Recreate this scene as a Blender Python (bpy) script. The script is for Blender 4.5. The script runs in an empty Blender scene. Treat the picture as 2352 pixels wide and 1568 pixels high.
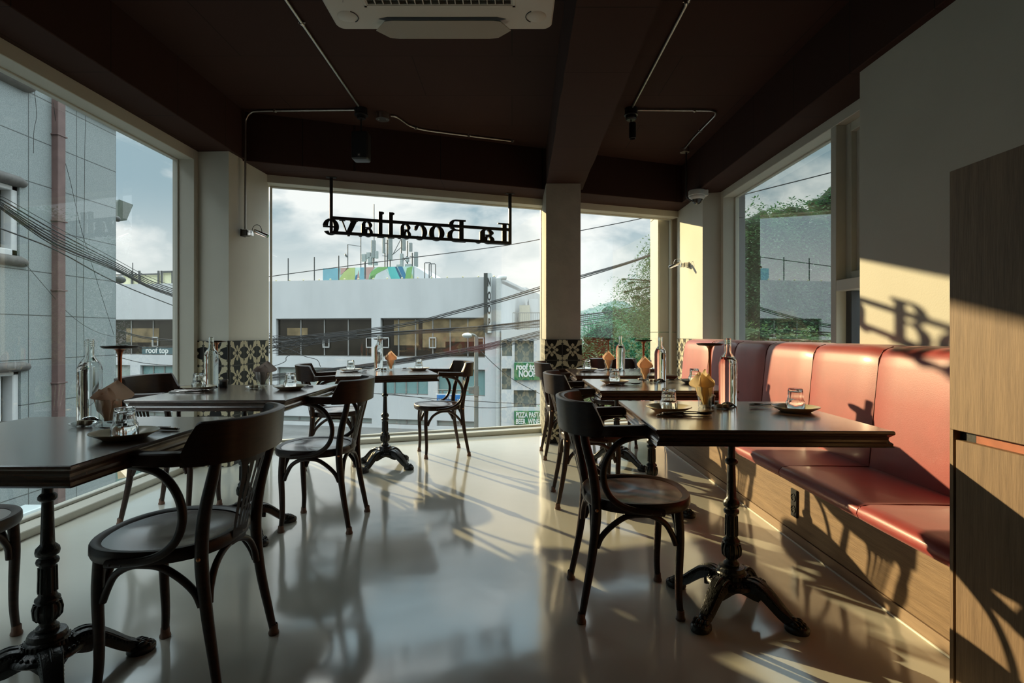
import bpy, bmesh, math, random
from mathutils import Vector, Matrix

random.seed(7)
SC = bpy.context.scene
COL = SC.collection
PI = math.pi
F = 1245.0          # focal length in pixels of the 2352 wide frame
EYE = 1.06          # camera height

# ---------------------------------------------------------------- camera
cam_d = bpy.data.cameras.new('camera')
cam = bpy.data.objects.new('camera', cam_d)
COL.objects.link(cam)
cam.location = (0, 0, EYE)
cam.rotation_euler = (PI / 2, 0, 0)
cam_d.sensor_width = 36
cam_d.lens = 36 * F / 2352
cam_d.shift_y = -19 / 2352
cam_d.clip_start = 0.05
cam_d.clip_end = 2000
SC.camera = cam

# ---------------------------------------------------------------- view
SC.view_settings.view_transform = 'Standard'
SC.view_settings.look = 'None'
SC.view_settings.exposure = 0.12
SC.view_settings.gamma = 1
SC.view_settings.use_curve_mapping = False
SC.cycles.max_bounces = 12
SC.cycles.diffuse_bounces = 5
SC.cycles.glossy_bounces = 5
SC.cycles.transmission_bounces = 12
SC.cycles.transparent_max_bounces = 24
SC.cycles.caustics_reflective = False
SC.cycles.caustics_refractive = False
SC.cycles.sample_clamp_indirect = 6
SC.cycles.use_denoising = True

# ---------------------------------------------------------------- world (sky with clouds)
def make_world():
    w = bpy.data.worlds.new('sky'); SC.world = w
    w.use_nodes = True
    nt = w.node_tree; nt.nodes.clear()
    N = nt.nodes.new; L = nt.links.new
    out = N('ShaderNodeOutputWorld'); bg = N('ShaderNodeBackground')
    tc = N('ShaderNodeTexCoord'); sep = N('ShaderNodeSeparateXYZ')
    L(tc.outputs['Generated'], sep.inputs[0])
    mp = N('ShaderNodeMapping'); mp.inputs['Scale'].default_value = (1.6, 1.6, 3.2)
    mp.inputs['Location'].default_value = (0.3, 0.9, 0.2)
    mp.inputs['Rotation'].default_value = (0.25, 0.1, 0.0)
    L(tc.outputs['Generated'], mp.inputs[0])
    n1 = N('ShaderNodeTexNoise'); n1.inputs['Scale'].default_value = 3.0
    n1.inputs['Detail'].default_value = 7; n1.inputs['Roughness'].default_value = 0.52
    n1.inputs['Distortion'].default_value = 0.35
    L(mp.outputs[0], n1.inputs['Vector'])
    cr = N('ShaderNodeValToRGB')
    cr.color_ramp.elements[0].position = 0.43; cr.color_ramp.elements[0].color = (0, 0, 0, 1)
    cr.color_ramp.elements[1].position = 0.60; cr.color_ramp.elements[1].color = (1, 1, 1, 1)
    L(n1.outputs['Fac'], cr.inputs[0])
    # blue-grey sky above, white at the horizon
    mr = N('ShaderNodeMapRange'); mr.inputs['From Min'].default_value = 0.02
    mr.inputs['From Max'].default_value = 0.24
    mr.interpolation_type = 'SMOOTHSTEP'
    L(sep.outputs['Z'], mr.inputs['Value'])
    base = N('ShaderNodeMix'); base.data_type = 'RGBA'
    base.inputs[6].default_value = SKY_LOW; base.inputs[7].default_value = SKY_HIGH
    L(mr.outputs[0], base.inputs[0])
    mx = N('ShaderNodeMix'); mx.data_type = 'RGBA'
    mx.inputs[7].default_value = SKY_CLOUD
    L(cr.outputs[0], mx.inputs[0]); L(base.outputs[2], mx.inputs[6])
    # dark ground half
    gm = N('ShaderNodeMapRange'); gm.inputs['From Min'].default_value = -0.05
    gm.inputs['From Max'].default_value = -0.01
    L(sep.outputs['Z'], gm.inputs['Value'])
    g = N('ShaderNodeMix'); g.data_type = 'RGBA'
    g.inputs[6].default_value = (0.30, 0.31, 0.29, 1)
    L(gm.outputs[0], g.inputs[0]); L(mx.outputs[2], g.inputs[7])
    L(g.outputs[2], bg.inputs['Color'])
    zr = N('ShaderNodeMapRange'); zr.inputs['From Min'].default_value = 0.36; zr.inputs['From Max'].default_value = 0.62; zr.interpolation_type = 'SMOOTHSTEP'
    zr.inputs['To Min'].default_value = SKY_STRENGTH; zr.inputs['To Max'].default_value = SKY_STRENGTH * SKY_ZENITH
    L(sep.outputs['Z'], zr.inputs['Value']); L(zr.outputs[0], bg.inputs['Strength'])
    L(bg.outputs[0], out.inputs[0])

SKY_LOW = (0.92, 0.95, 0.92, 1)
SKY_HIGH = (0.36, 0.50, 0.57, 1)
SKY_CLOUD = (1.02, 1.04, 1.02, 1)
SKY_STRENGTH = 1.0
SKY_ZENITH = 5.0      # unseen upper sky, brightened as added fill light for the room
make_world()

# ---------------------------------------------------------------- sun (low, from the back left)
SUN_DIR = Vector((0.88, -1.0, -0.351)).normalized()
sun_d = bpy.data.lights.new('sun', 'SUN')
sun_d.energy = 6.6
sun_d.color = (1.0, 0.77, 0.42)
sun_d.angle = math.radians(0.55)
sun = bpy.data.objects.new('sun', sun_d)
COL.objects.link(sun)
sun.rotation_euler = SUN_DIR.to_track_quat('-Z', 'Y').to_euler()
sun.location = (-6, 10, 6)

# ---------------------------------------------------------------- materials
MATS = {}
def mat(name, color=(0.5, 0.5, 0.5), rough=0.5, metal=0.0, noise=0.0, nscale=8.0, bump=0.0, bscale=60.0,
        spec=0.5, trans=0.0, ior=1.45, rvar=0.0, stretch=(1, 1, 1), color2=None, sheen=0.0, coat=0.0, emit=None, sss=0.0, dist=0.0):
    if name in MATS: return MATS[name]
    m = bpy.data.materials.new(name); m.use_nodes = True
    nt = m.node_tree; N = nt.nodes.new; L = nt.links.new
    b = nt.nodes['Principled BSDF']
    b.inputs['Base Color'].default_value = (*color, 1)
    b.inputs['Roughness'].default_value = rough
    b.inputs['Metallic'].default_value = metal
    b.inputs['Specular IOR Level'].default_value = spec
    b.inputs['IOR'].default_value = ior
    b.inputs['Transmission Weight'].default_value = trans
    if coat: b.inputs['Coat Weight'].default_value = coat; b.inputs['Coat Roughness'].default_value = 0.12
    if sheen: b.inputs['Sheen Weight'].default_value = sheen; b.inputs['Sheen Roughness'].default_value = 0.4
    if emit:
        b.inputs['Emission Color'].default_value = (*emit[0], 1); b.inputs['Emission Strength'].default_value = emit[1]
    tc = N('ShaderNodeTexCoord'); mp = N('ShaderNodeMapping'); mp.inputs['Scale'].default_value = stretch
    L(tc.outputs['Object'], mp.inputs[0])
    n = N('ShaderNodeTexNoise'); n.inputs['Scale'].default_value = nscale; n.inputs['Detail'].default_value = 5
    n.inputs['Distortion'].default_value = dist
    L(mp.outputs[0], n.inputs['Vector'])
    if noise or color2:
        mx = N('ShaderNodeMix'); mx.data_type = 'RGBA'
        c2 = color2 if color2 else tuple(max(0, c * (1 - noise)) for c in color)
        mx.inputs[6].default_value = (*color, 1); mx.inputs[7].default_value = (*c2, 1)
        mr = N('ShaderNodeMapRange'); mr.inputs['From Min'].default_value = 0.35; mr.inputs['From Max'].default_value = 0.65
        L(n.outputs['Fac'], mr.inputs['Value']); L(mr.outputs[0], mx.inputs[0]); L(mx.outputs[2], b.inputs['Base Color'])
    if rvar:
        mr = N('ShaderNodeMapRange'); mr.inputs['To Min'].default_value = max(0.02, rough - rvar); mr.inputs['To Max'].default_value = rough + rvar
        mr.inputs['From Min'].default_value = 0.3; mr.inputs['From Max'].default_value = 0.7
        L(n.outputs['Fac'], mr.inputs['Value']); L(mr.outputs[0], b.inputs['Roughness'])
    if bump:
        n2 = N('ShaderNodeTexNoise'); n2.inputs['Scale'].default_value = bscale; n2.inputs['Detail'].default_value = 3
        L(mp.outputs[0], n2.inputs['Vector'])
        bp = N('ShaderNodeBump'); bp.inputs['Strength'].default_value = bump; bp.inputs['Distance'].default_value = 0.01
        L(n2.outputs['Fac'], bp.inputs['Height']); L(bp.outputs[0], b.inputs['Normal'])
    MATS[name] = m
    return m

def glass_pane_mat(name, r0, tint=(0.95, 0.975, 0.965)):
    """thin pane: Schlick reflection of both faces over straight transmission"""
    m = bpy.data.materials.new(name); m.use_nodes = True
    nt = m.node_tree; nt.nodes.clear(); N = nt.nodes.new; L = nt.links.new
    out = N('ShaderNodeOutputMaterial'); mx = N('ShaderNodeMixShader')
    tr = N('ShaderNodeBsdfTransparent'); tr.inputs[0].default_value = (*tint, 1)
    gl = N('ShaderNodeBsdfGlossy'); gl.inputs['Roughness'].default_value = 0.0
    ge = N('ShaderNodeNewGeometry'); dt = N('ShaderNodeVectorMath'); dt.operation = 'DOT_PRODUCT'
    L(ge.outputs['Incoming'], dt.inputs[0]); L(ge.outputs['Normal'], dt.inputs[1])
    def Mt(op, a, c=None):
        n = N('ShaderNodeMath'); n.operation = op; n.use_clamp = op == 'MULTIPLY_ADD'
        for i, v in enumerate((a, c)):
            if v is None: continue
            if isinstance(v, (int, float)): n.inputs[i].default_value = v
            else: L(v, n.inputs[i])
        return n
    ab = Mt('ABSOLUTE', dt.outputs['Value']); iv = Mt('SUBTRACT', 1.0, ab.outputs[0]); pw = Mt('POWER', iv.outputs[0], 4.0)
    ma = Mt('MULTIPLY_ADD', pw.outputs[0], 1 - r0); ma.inputs[2].default_value = r0
    L(ma.outputs[0], mx.inputs[0])
    L(tr.outputs[0], mx.inputs[1]); L(gl.outputs[0], mx.inputs[2]); L(mx.outputs[0], out.inputs[0])
    return m

def floor_mat():
    m = bpy.data.materials.new('polished_floor'); m.use_nodes = True
    nt = m.node_tree; N = nt.nodes.new; L = nt.links.new
    b = nt.nodes['Principled BSDF']
    tc = N('ShaderNodeTexCoord')
    n = N('ShaderNodeTexNoise'); n.inputs['Scale'].default_value = 1.3; n.inputs['Detail'].default_value = 6; n.inputs['Distortion'].default_value = 0.6
    L(tc.outputs['Object'], n.inputs['Vector'])
    mx = N('ShaderNodeMix'); mx.data_type = 'RGBA'
    mx.inputs[6].default_value = (0.64, 0.635, 0.55, 1); mx.inputs[7].default_value = (0.74, 0.735, 0.64, 1)
    L(n.outputs['Fac'], mx.inputs[0]); L(mx.outputs[2], b.inputs['Base Color'])
    mr = N('ShaderNodeMapRange'); mr.inputs['To Min'].default_value = 0.07; mr.inputs['To Max'].default_value = 0.19
    n3 = N('ShaderNodeTexNoise'); n3.inputs['Scale'].default_value = 2.5; n3.inputs['Detail'].default_value = 8; n3.inputs['Distortion'].default_value = 1.5
    L(tc.outputs['Object'], n3.inputs['Vector'])
    L(n3.outputs['Fac'], mr.inputs['Value']); L(mr.outputs[0], b.inputs['Roughness'])
    n2 = N('ShaderNodeTexNoise'); n2.inputs['Scale'].default_value = 3.5; n2.inputs['Detail'].default_value = 2
    L(tc.outputs['Object'], n2.inputs['Vector'])
    bp = N('ShaderNodeBump'); bp.inputs['Strength'].default_value = 0.12; bp.inputs['Distance'].default_value = 0.02
    L(n2.outputs['Fac'], bp.inputs['Height']); L(bp.outputs[0], b.inputs['Normal'])
    b.inputs['Specular IOR Level'].default_value = 0.9; b.inputs['IOR'].default_value = 1.55
    b.inputs['Coat Weight'].default_value = 0.6; b.inputs['Coat Roughness'].default_value = 0.10
    return m

def concrete_ceiling_mat():
    m = bpy.data.materials.new('brown_painted_concrete'); m.use_nodes = True
    nt = m.node_tree; N = nt.nodes.new; L = nt.links.new
    b = nt.nodes['Principled BSDF']; b.inputs['Roughness'].default_value = 0.85; b.inputs['Specular IOR Level'].default_value = 0.25
    tc = N('ShaderNodeTexCoord')
    n = N('ShaderNodeTexNoise'); n.inputs['Scale'].default_value = 2; n.inputs['Detail'].default_value = 8
    L(tc.outputs['Object'], n.inputs['Vector'])
    br = N('ShaderNodeTexBrick'); br.inputs['Scale'].default_value = 1.0
    br.offset = 0.37; br.inputs['Brick Width'].default_value = 1.8; br.inputs['Row Height'].default_value = 0.6
    br.inputs['Mortar Size'].default_value = 0.004; br.inputs['Mortar Smooth'].default_value = 0.4
    br.inputs['Color1'].default_value = (1, 1, 1, 1); br.inputs['Color2'].default_value = (0.92, 0.92, 0.92, 1); br.inputs['Mortar'].default_value = (0.35, 0.35, 0.35, 1)
    L(tc.outputs['Object'], br.inputs['Vector'])
    mx = N('ShaderNodeMix'); mx.data_type = 'RGBA'
    mx.inputs[6].default_value = (0.036, 0.0155, 0.0105, 1); mx.inputs[7].default_value = (0.052, 0.0225, 0.015, 1)
    L(n.outputs['Fac'], mx.inputs[0])
    mu = N('ShaderNodeMix'); mu.data_type = 'RGBA'; mu.blend_type = 'MULTIPLY'; mu.inputs[0].default_value = 1
    L(mx.outputs[2], mu.inputs[6]); L(br.outputs['Color'], mu.inputs[7]); L(mu.outputs[2], b.inputs['Base Color'])
    bp = N('ShaderNodeBump'); bp.inputs['Strength'].default_value = 0.35; bp.inputs['Distance'].default_value = 0.01
    L(n.outputs['Fac'], bp.inputs['Height']); L(bp.outputs[0], b.inputs['Normal'])
    return m

def tile_mat():
    """black cement tile with a cream eight-fold flower; UV in tiles"""
    m = bpy.data.materials.new('patterned_tile'); m.use_nodes = True
    nt = m.node_tree; N = nt.nodes.new; L = nt.links.new
    b = nt.nodes['Principled BSDF']; b.inputs['Roughness'].default_value = 0.5; b.inputs['Specular IOR Level'].default_value = 0.3
    def M(op, a, c=None, clamp=False):
        n = N('ShaderNodeMath'); n.operation = op; n.use_clamp = clamp
        for i, v in enumerate((a, c)):
            if v is None: continue
            if isinstance(v, (int, float)): n.inputs[i].default_value = v
            else: L(v, n.inputs[i])
        return n.outputs[0]
    uv = N('ShaderNodeUVMap'); sp = N('ShaderNodeSeparateXYZ'); L(uv.outputs[0], sp.inputs[0])
    def fold(o): return M('ABSOLUTE', M('SUBTRACT', M('MULTIPLY', M('FRACT', o), 2.0), 1.0))
    a = fold(sp.outputs[0]); c = fold(sp.outputs[1])
    p = M('MAXIMUM', a, c); q = M('MINIMUM', a, c)
    s = M('MULTIPLY', M('ADD', p, q), 0.5); t = M('SUBTRACT', p, q)
    fc = N('ShaderNodeFloatCurve'); cv = fc.mapping.curves[0]
    pts = [(0.0, 0.0), (0.10, 0.02), (0.16, 0.16), (0.22, 0.13), (0.32, 0.07), (0.42, 0.12), (0.55, 0.22), (0.66, 0.33), (0.72, 0.40), (0.755, 0.25), (0.80, 0.28), (0.86, 0.24), (0.92, 0.08), (0.96, 0.0), (1.0, 0.0)]
    cv.points[0].location = pts[0]; cv.points[1].location = pts[-1]
    for x, y in pts[1:-1]: cv.points.new(x, y)
    fc.mapping.update(); L(s, fc.inputs['Value'])
    leaf = M('LESS_THAN', t, fc.outputs[0])
    dp = M('DIVIDE', M('SUBTRACT', p, 0.47), 0.17); dq = M('DIVIDE', q, 0.15)
    drop = M('LESS_THAN', M('ADD', M('MULTIPLY', dp, dp), M('MULTIPLY', M('ABSOLUTE', dq), 1.0)), 1.0)
    stem = M('MULTIPLY', M('LESS_THAN', q, 0.05), M('MULTIPLY', M('GREATER_THAN', p, 0.17), M('LESS_THAN', p, 0.4)))
    hp = M('SUBTRACT', p, 0.30); hq = M('SUBTRACT', q, 0.22)
    hk = M('SQRT', M('ADD', M('MULTIPLY', hp, hp), M('MULTIPLY', hq, hq)))
    hook = M('MULTIPLY', M('LESS_THAN', hk, 0.085), M('GREATER_THAN', hk, 0.035))
    star = M('GREATER_THAN', M('ADD', p, M('MULTIPLY', q, 1.6)), 0.20)
    cream = M('MULTIPLY', M('MAXIMUM', M('MAXIMUM', leaf, drop), M('MAXIMUM', stem, hook)), star, True)
    edge = M('GREATER_THAN', p, 0.975)
    mx = N('ShaderNodeMix'); mx.data_type = 'RGBA'
    mx.inputs[6].default_value = (0.009, 0.009, 0.008, 1); mx.inputs[7].default_value = (0.56, 0.50, 0.34, 1)
    L(cream, mx.inputs[0])
    m2 = N('ShaderNodeMix'); m2.data_type = 'RGBA'; m2.inputs[7].default_value = (0.10, 0.095, 0.08, 1)
    L(edge, m2.inputs[0]); L(mx.outputs[2], m2.inputs[6]); L(m2.outputs[2], b.inputs['Base Color'])
    return m

def wood_mat(name, c1, c2, stretch, rough=0.4, scale=14, bump=0.1, spec=0.5, coat=0.0):
    m = bpy.data.materials.new(name); m.use_nodes = True
    nt = m.node_tree; N = nt.nodes.new; L = nt.links.new
    b = nt.nodes['Principled BSDF']; b.inputs['Roughness'].default_value = rough; b.inputs['Specular IOR Level'].default_value = spec
    if coat: b.inputs['Coat Weight'].default_value = coat; b.inputs['Coat Roughness'].default_value = 0.15
    tc = N('ShaderNodeTexCoord'); mp = N('ShaderNodeMapping'); mp.inputs['Scale'].default_value = stretch
    L(tc.outputs['Object'], mp.inputs[0])
    n = N('ShaderNodeTexNoise'); n.inputs['Scale'].default_value = scale; n.inputs['Detail'].default_value = 6; n.inputs['Roughness'].default_value = 0.65
    L(mp.outputs[0], n.inputs['Vector'])
    n2 = N('ShaderNodeTexNoise'); n2.inputs['Scale'].default_value = 2.0; n2.inputs['Detail'].default_value = 3
    L(mp.outputs[0], n2.inputs['Vector'])
    ad = N('ShaderNodeMath'); ad.operation = 'MULTIPLY_ADD'; ad.inputs[1].default_value = 0.5; L(n2.outputs['Fac'], ad.inputs[0])
    hf = N('ShaderNodeMath'); hf.operation = 'MULTIPLY'; hf.inputs[1].default_value = 0.5; L(n.outputs['Fac'], hf.inputs[0]); L(hf.outputs[0], ad.inputs[2])
    cr = N('ShaderNodeValToRGB'); cr.color_ramp.elements[0].position = 0.36; cr.color_ramp.elements[0].color = (*c1, 1)
    cr.color_ramp.elements[1].position = 0.62; cr.color_ramp.elements[1].color = (*c2, 1)
    L(ad.outputs[0], cr.inputs[0]); L(cr.outputs[0], b.inputs['Base Color'])
    bp = N('ShaderNodeBump'); bp.inputs['Strength'].default_value = bump; bp.inputs['Distance'].default_value = 0.004
    L(n.outputs['Fac'], bp.inputs['Height']); L(bp.outputs[0], b.inputs['Normal'])
    return m

G_PANE = glass_pane_mat('window_glass', 0.115)
G_COAT = glass_pane_mat('coated_window_glass', 0.40, (0.86, 0.93, 0.90))
G_THIN = glass_pane_mat('thin_tumbler_glass', 0.07, (0.93, 0.95, 0.94))
M_FLOOR = floor_mat()
M_CEIL = concrete_ceiling_mat()
M_TILE = tile_mat()
M_WALL = mat('cream_paint', (0.60, 0.585, 0.50), 0.6, noise=0.05, nscale=3, bump=0.08, bscale=120)
M_PILLAR = mat('cream_painted_concrete', (0.54, 0.48, 0.38), 0.7, noise=0.16, nscale=5, bump=0.5, bscale=22)
M_FRAME = mat('cream_window_frame', (0.60, 0.59, 0.51), 0.45, noise=0.04)
M_PLY = wood_mat('oak_veneer_across', (0.21, 0.13, 0.07), (0.34, 0.22, 0.122), (22, 1.3, 22), 0.55, 9, 0.3)
M_KICK = wood_mat('oak_kick_strip', (0.35, 0.24, 0.155), (0.42, 0.29, 0.19), (22, 1.3, 22), 0.5, 7, 0.2)
M_CAB = wood_mat('oak_veneer_upright', (0.20, 0.125, 0.073), (0.30, 0.195, 0.115), (26, 26, 1.6), 0.6, 8, 0.3)
M_LEATHER = mat('red_leatherette', (0.42, 0.055, 0.050), 0.44, noise=0.12, nscale=9, bump=0.05, bscale=260, sheen=0.25, spec=0.6, coat=0.12)
M_SEAM = mat('dark_red_piping', (0.16, 0.02, 0.02), 0.5, noise=0.1)
M_TABLE = wood_mat('walnut_table', (0.052, 0.026, 0.018), (0.100, 0.051, 0.032), (3, 30, 30), 0.27, 7, 0.05, spec=0.9, coat=1.0)
M_CHAIR = wood_mat('dark_beech', (0.019, 0.0085, 0.0055), (0.042, 0.018, 0.011), (4, 4, 30), 0.36, 6, 0.04, spec=0.4)
M_SEAT = wood_mat('dark_beech_seat', (0.045, 0.018, 0.012), (0.085, 0.036, 0.023), (3, 26, 26), 0.24, 6, 0.02, spec=0.8, coat=0.9)
M_IRON = mat('black_cast_iron', (0.012, 0.013, 0.012), 0.34, metal=0.0, noise=0.3, bump=0.25, bscale=90, spec=0.7)
M_BLACK = mat('black_metal', (0.012, 0.012, 0.012), 0.5, noise=0.2)
M_STEEL = mat('galvanised_steel', (0.55, 0.54, 0.50), 0.35, metal=1.0, noise=0.15, nscale=30)
M_CHROME = mat('chrome', (0.75, 0.75, 0.74), 0.16, metal=1.0, noise=0.05)
M_CAP = mat('copper_rubber_cap', (0.20, 0.11, 0.075), 0.35, noise=0.2, nscale=40, spec=0.6)
M_CAPD = mat('dark_rubber_cap', (0.07, 0.06, 0.055), 0.4, noise=0.2, nscale=40)
M_BRASS = mat('copper_bolt', (0.75, 0.36, 0.18), 0.3, metal=1.0, noise=0.1)
M_COPPER = mat('copper_stem', (0.55, 0.23, 0.12), 0.28, metal=0.85, noise=0.15, nscale=30)
M_BRONZE = mat('dark_bronze', (0.10, 0.075, 0.055), 0.3, metal=0.8, noise=0.2)
M_GLASS = mat('clear_glass', (0.97, 0.99, 0.98), 0.0, trans=1.0, ior=1.47, noise=0.001)
M_BOTTLE = mat('bottle_glass', (0.95, 0.98, 0.96), 0.0, trans=1.0, ior=1.38, noise=0.001)
M_PLATE = mat('cream_stoneware', (0.84, 0.75, 0.54), 0.22, noise=0.06, nscale=14, spec=0.6)
M_GREYPLATE = mat('grey_brown_stoneware', (0.36, 0.30, 0.22), 0.2, noise=0.08, nscale=14, spec=0.6)
def paper_mat(name, c):
    m = mat(name, c, 0.9, noise=0.05, nscale=20, bump=0.15, bscale=90); nt = m.node_tree
    tl = nt.nodes.new('ShaderNodeBsdfTranslucent'); tl.inputs[0].default_value = (*c, 1); ms = nt.nodes.new('ShaderNodeMixShader'); ms.inputs[0].default_value = .5
    nt.links.new(nt.nodes['Principled BSDF'].outputs[0], ms.inputs[1]); nt.links.new(tl.outputs[0], ms.inputs[2]); nt.links.new(ms.outputs[0], nt.nodes['Material Output'].inputs[0])
    return m
M_NAP = paper_mat('peach_paper', (0.90, 0.72, 0.57)); M_NAPY = paper_mat('straw_paper', (0.90, 0.78, 0.55)); M_NAPG = paper_mat('grey_paper', (0.60, 0.52, 0.48))
M_TABLET = mat('pressed_towel', (0.60, 0.52, 0.38), 0.9, noise=0.15, nscale=80, bump=0.4, bscale=300)
M_AC = mat('white_plastic', (0.62, 0.60, 0.52), 0.45, noise=0.03)
M_DARKP = mat('dark_plastic', (0.02, 0.02, 0.02), 0.4, noise=0.1)
M_WHITEP = mat('camera_white_plastic', (0.72, 0.72, 0.68), 0.35, noise=0.03)

# ---------------------------------------------------------------- mesh helpers
def add_box(bm, lo, hi, bev=0.0, M=None, seg=1):
    vs = [bm.verts.new(Vector((x, y, z))) for z in (lo[2], hi[2]) for y in (lo[1], hi[1]) for x in (lo[0], hi[0])]
    idx = [(0, 2, 3, 1), (4, 5, 7, 6), (0, 1, 5, 4), (2, 6, 7, 3), (0, 4, 6, 2), (1, 3, 7, 5)]
    fs = [bm.faces.new([vs[i] for i in f]) for f in idx]
    if M is not None:
        for v in vs: v.co = M @ v.co
    if bev > 0:
        es = list({e for f in fs for e in f.edges})
        bmesh.ops.bevel(bm, geom=es, offset=bev, segments=seg, profile=0.5, affect='EDGES', clamp_overlap=True)

def add_lathe(bm, prof, seg=32, M=None):
    rings = []
    for r, z in prof:
        if r <= 1e-6: rings.append([bm.verts.new((0, 0, z))])
        else: rings.append([bm.verts.new((r * math.cos(2 * PI * i / seg), r * math.sin(2 * PI * i / seg), z)) for i in range(seg)])
    for a, b in zip(rings[:-1], rings[1:]):
        for i in range(seg):
            j = (i + 1) % seg
            try:
                if len(a) == 1 and len(b) == 1: continue
                if len(a) == 1: bm.faces.new((a[0], b[i], b[j]))
                elif len(b) == 1: bm.faces.new((a[i], a[j], b[0]))
                else: bm.faces.new((a[i], a[j], b[j], b[i]))
            except ValueError: pass
    if M is not None:
        for ring in rings:
            for v in ring: v.co = M @ v.co

def catmull(pts, n=6):
    P = [Vector(p) for p in pts]; out = []
    for i in range(len(P) - 1):
        p0 = P[i - 1] if i else P[i] * 2 - P[i + 1]; p1 = P[i]; p2 = P[i + 1]
        p3 = P[i + 2] if i + 2 < len(P) else P[i + 1] * 2 - P[i]
        for k in range(n):
            t = k / n
            out.append(0.5 * ((2 * p1) + (p2 - p0) * t + (2 * p0 - 5 * p1 + 4 * p2 - p3) * t * t + (3 * p1 - p0 - 3 * p2 + p3) * t ** 3))
    out.append(P[-1]); return out

def add_tube(bm, pts, r, seg=10, sec=None, scale=None, M=None, up=None, cap=True):
    """sweep: circle of radius r (number or list), or a cross-section sec [(side, up)] scaled per point"""
    P = [Vector(p) for p in pts]; n = len(P)
    if sec is None: sec = [(math.cos(2 * PI * k / seg), math.sin(2 * PI * k / seg)) for k in range(seg)]; base = None
    else: base = True
    rings = []; prev = None
    for i, p in enumerate(P):
        t = (P[min(i + 1, n - 1)] - P[max(i - 1, 0)])
        if t.length < 1e-9: t = Vector((0, 0, 1))
        t.normalize()
        if up is not None:
            side = t.cross(Vector(up))
            if side.length < 1e-4: side = Vector((1, 0, 0))
            side.normalize(); u = side.cross(t).normalized()
        else:
            if prev is None:
                ref = Vector((0, 0, 1)) if abs(t.z) < 0.9 else Vector((1, 0, 0))
                side = t.cross(ref).normalized()
            else:
                side = (prev - t * prev.dot(t)).normalized()
            prev = side; u = side.cross(t).normalized()
        if base is None:
            rr = r[i] if isinstance(r, (list, tuple)) else r
            sx = sy = rr
        else:
            s = scale[i] if scale else (1, 1)
            sx, sy = s
        ring = []
        for (a, b) in sec:
            v = p + side * (a * sx) + u * (b * sy)
            if M is not None: v = M @ v
            ring.append(bm.verts.new(v))
        rings.append(ring)
    k = len(sec)
    for a, b in zip(rings[:-1], rings[1:]):
        for i in range(k):
            j = (i + 1) % k
            bm.faces.new((a[i], a[j], b[j], b[i]))
    if cap:
        bm.faces.new(list(reversed(rings[0]))); bm.faces.new(rings[-1])

def add_prism(bm, poly, z0, z1, M=None):
    a = [bm.verts.new((x, y, z0)) for x, y in poly]; b = [bm.verts.new((x, y, z1)) for x, y in poly]
    if M is not None:
        for v in a + b: v.co = M @ v.co
    n = len(poly)
    bm.faces.new(list(reversed(a))); bm.faces.new(b)
    for i in range(n):
        j = (i + 1) % n
        bm.faces.new((a[i], a[j], b[j], b[i]))

def add_sphere(bm, c, r, seg=12, rings=8, sc=(1, 1, 1), M=None):
    T = Matrix.Translation(Vector(c)) @ Matrix.Diagonal((r * sc[0], r * sc[1], r * sc[2], 1))
    if M is not None: T = M @ T
    bmesh.ops.create_uvsphere(bm, u_segments=seg, v_segments=rings, radius=1, matrix=T)

def obj(name, bm, m=None, parent=None, ang=35, loc=None, rot=None):
    bmesh.ops.recalc_face_normals(bm, faces=bm.faces[:])
    me = bpy.data.meshes.new(name); bm.to_mesh(me); bm.free()
    for p in me.polygons: p.use_smooth = True
    me.set_sharp_from_angle(angle=math.radians(ang))
    ms = m if isinstance(m, (list, tuple)) else [m]
    for x in ms:
        if x: me.materials.append(x)
    o = bpy.data.objects.new(name, me); COL.objects.link(o)
    if parent: o.parent = parent
    if loc: o.location = loc
    if rot: o.rotation_euler = rot
    return o

def empty(name, label, cat, loc=(0, 0, 0), rz=0.0, group=None):
    o = bpy.data.objects.new(name, None); COL.objects.link(o); o.empty_display_size = 0.1
    o.location = loc; o.rotation_euler = (0, 0, rz)
    return tag(o, label, cat, group)

def tag(o, label=None, cat=None, group=None, kind=None):
    if label: o['label'] = label
    if cat: o['category'] = cat
    if group: o['group'] = group
    if kind: o['kind'] = kind
    return o

def struct(name, bm, m, parent=None, **k):
    o = obj(name, bm, m, parent, **k)
    if not parent: o['kind'] = 'structure'
    return o

def copy_tree(o, parent=None):
    c = o.copy(); COL.objects.link(c); c.parent = parent
    for ch in list(o.children): copy_tree(ch, c)
    return c

def place(proto, used, loc, rz, label, cat=None, group=None):
    """first call moves the prototype itself, later calls copy it with its parts"""
    if proto.name not in used: used.add(proto.name); o = proto
    else: o = copy_tree(proto)
    o.location = loc; o.rotation_euler = (0, 0, rz); o['label'] = label
    if cat: o['category'] = cat
    if group: o['group'] = group
    return o
USED = set()

def BM(): return bmesh.new()
def at(px, py, Y): return Vector(((px - 1176) * Y / F, Y, EYE + (765 - py) * Y / F))

def text_mesh(name, body, size, depth, m, parent, M, bold=0.0, align='CENTER', sx=1.0):
    cu = bpy.data.curves.new(name, 'FONT'); cu.body = body; cu.size = size; cu.extrude = depth; cu.offset = bold
    cu.align_x = align; cu.align_y = 'CENTER'
    t = bpy.data.objects.new(name + '_tmp', cu); COL.objects.link(t)
    dg = bpy.context.evaluated_depsgraph_get(); dg.update()
    me = bpy.data.meshes.new_from_object(t.evaluated_get(dg))
    bpy.data.objects.remove(t); bpy.data.curves.remove(cu)
    me.transform(M @ Matrix.Diagonal((sx, 1, 1, 1))); me.materials.clear(); me.materials.append(m)
    o = bpy.data.objects.new(name, me); COL.objects.link(o); o.parent = parent
    return o

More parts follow.
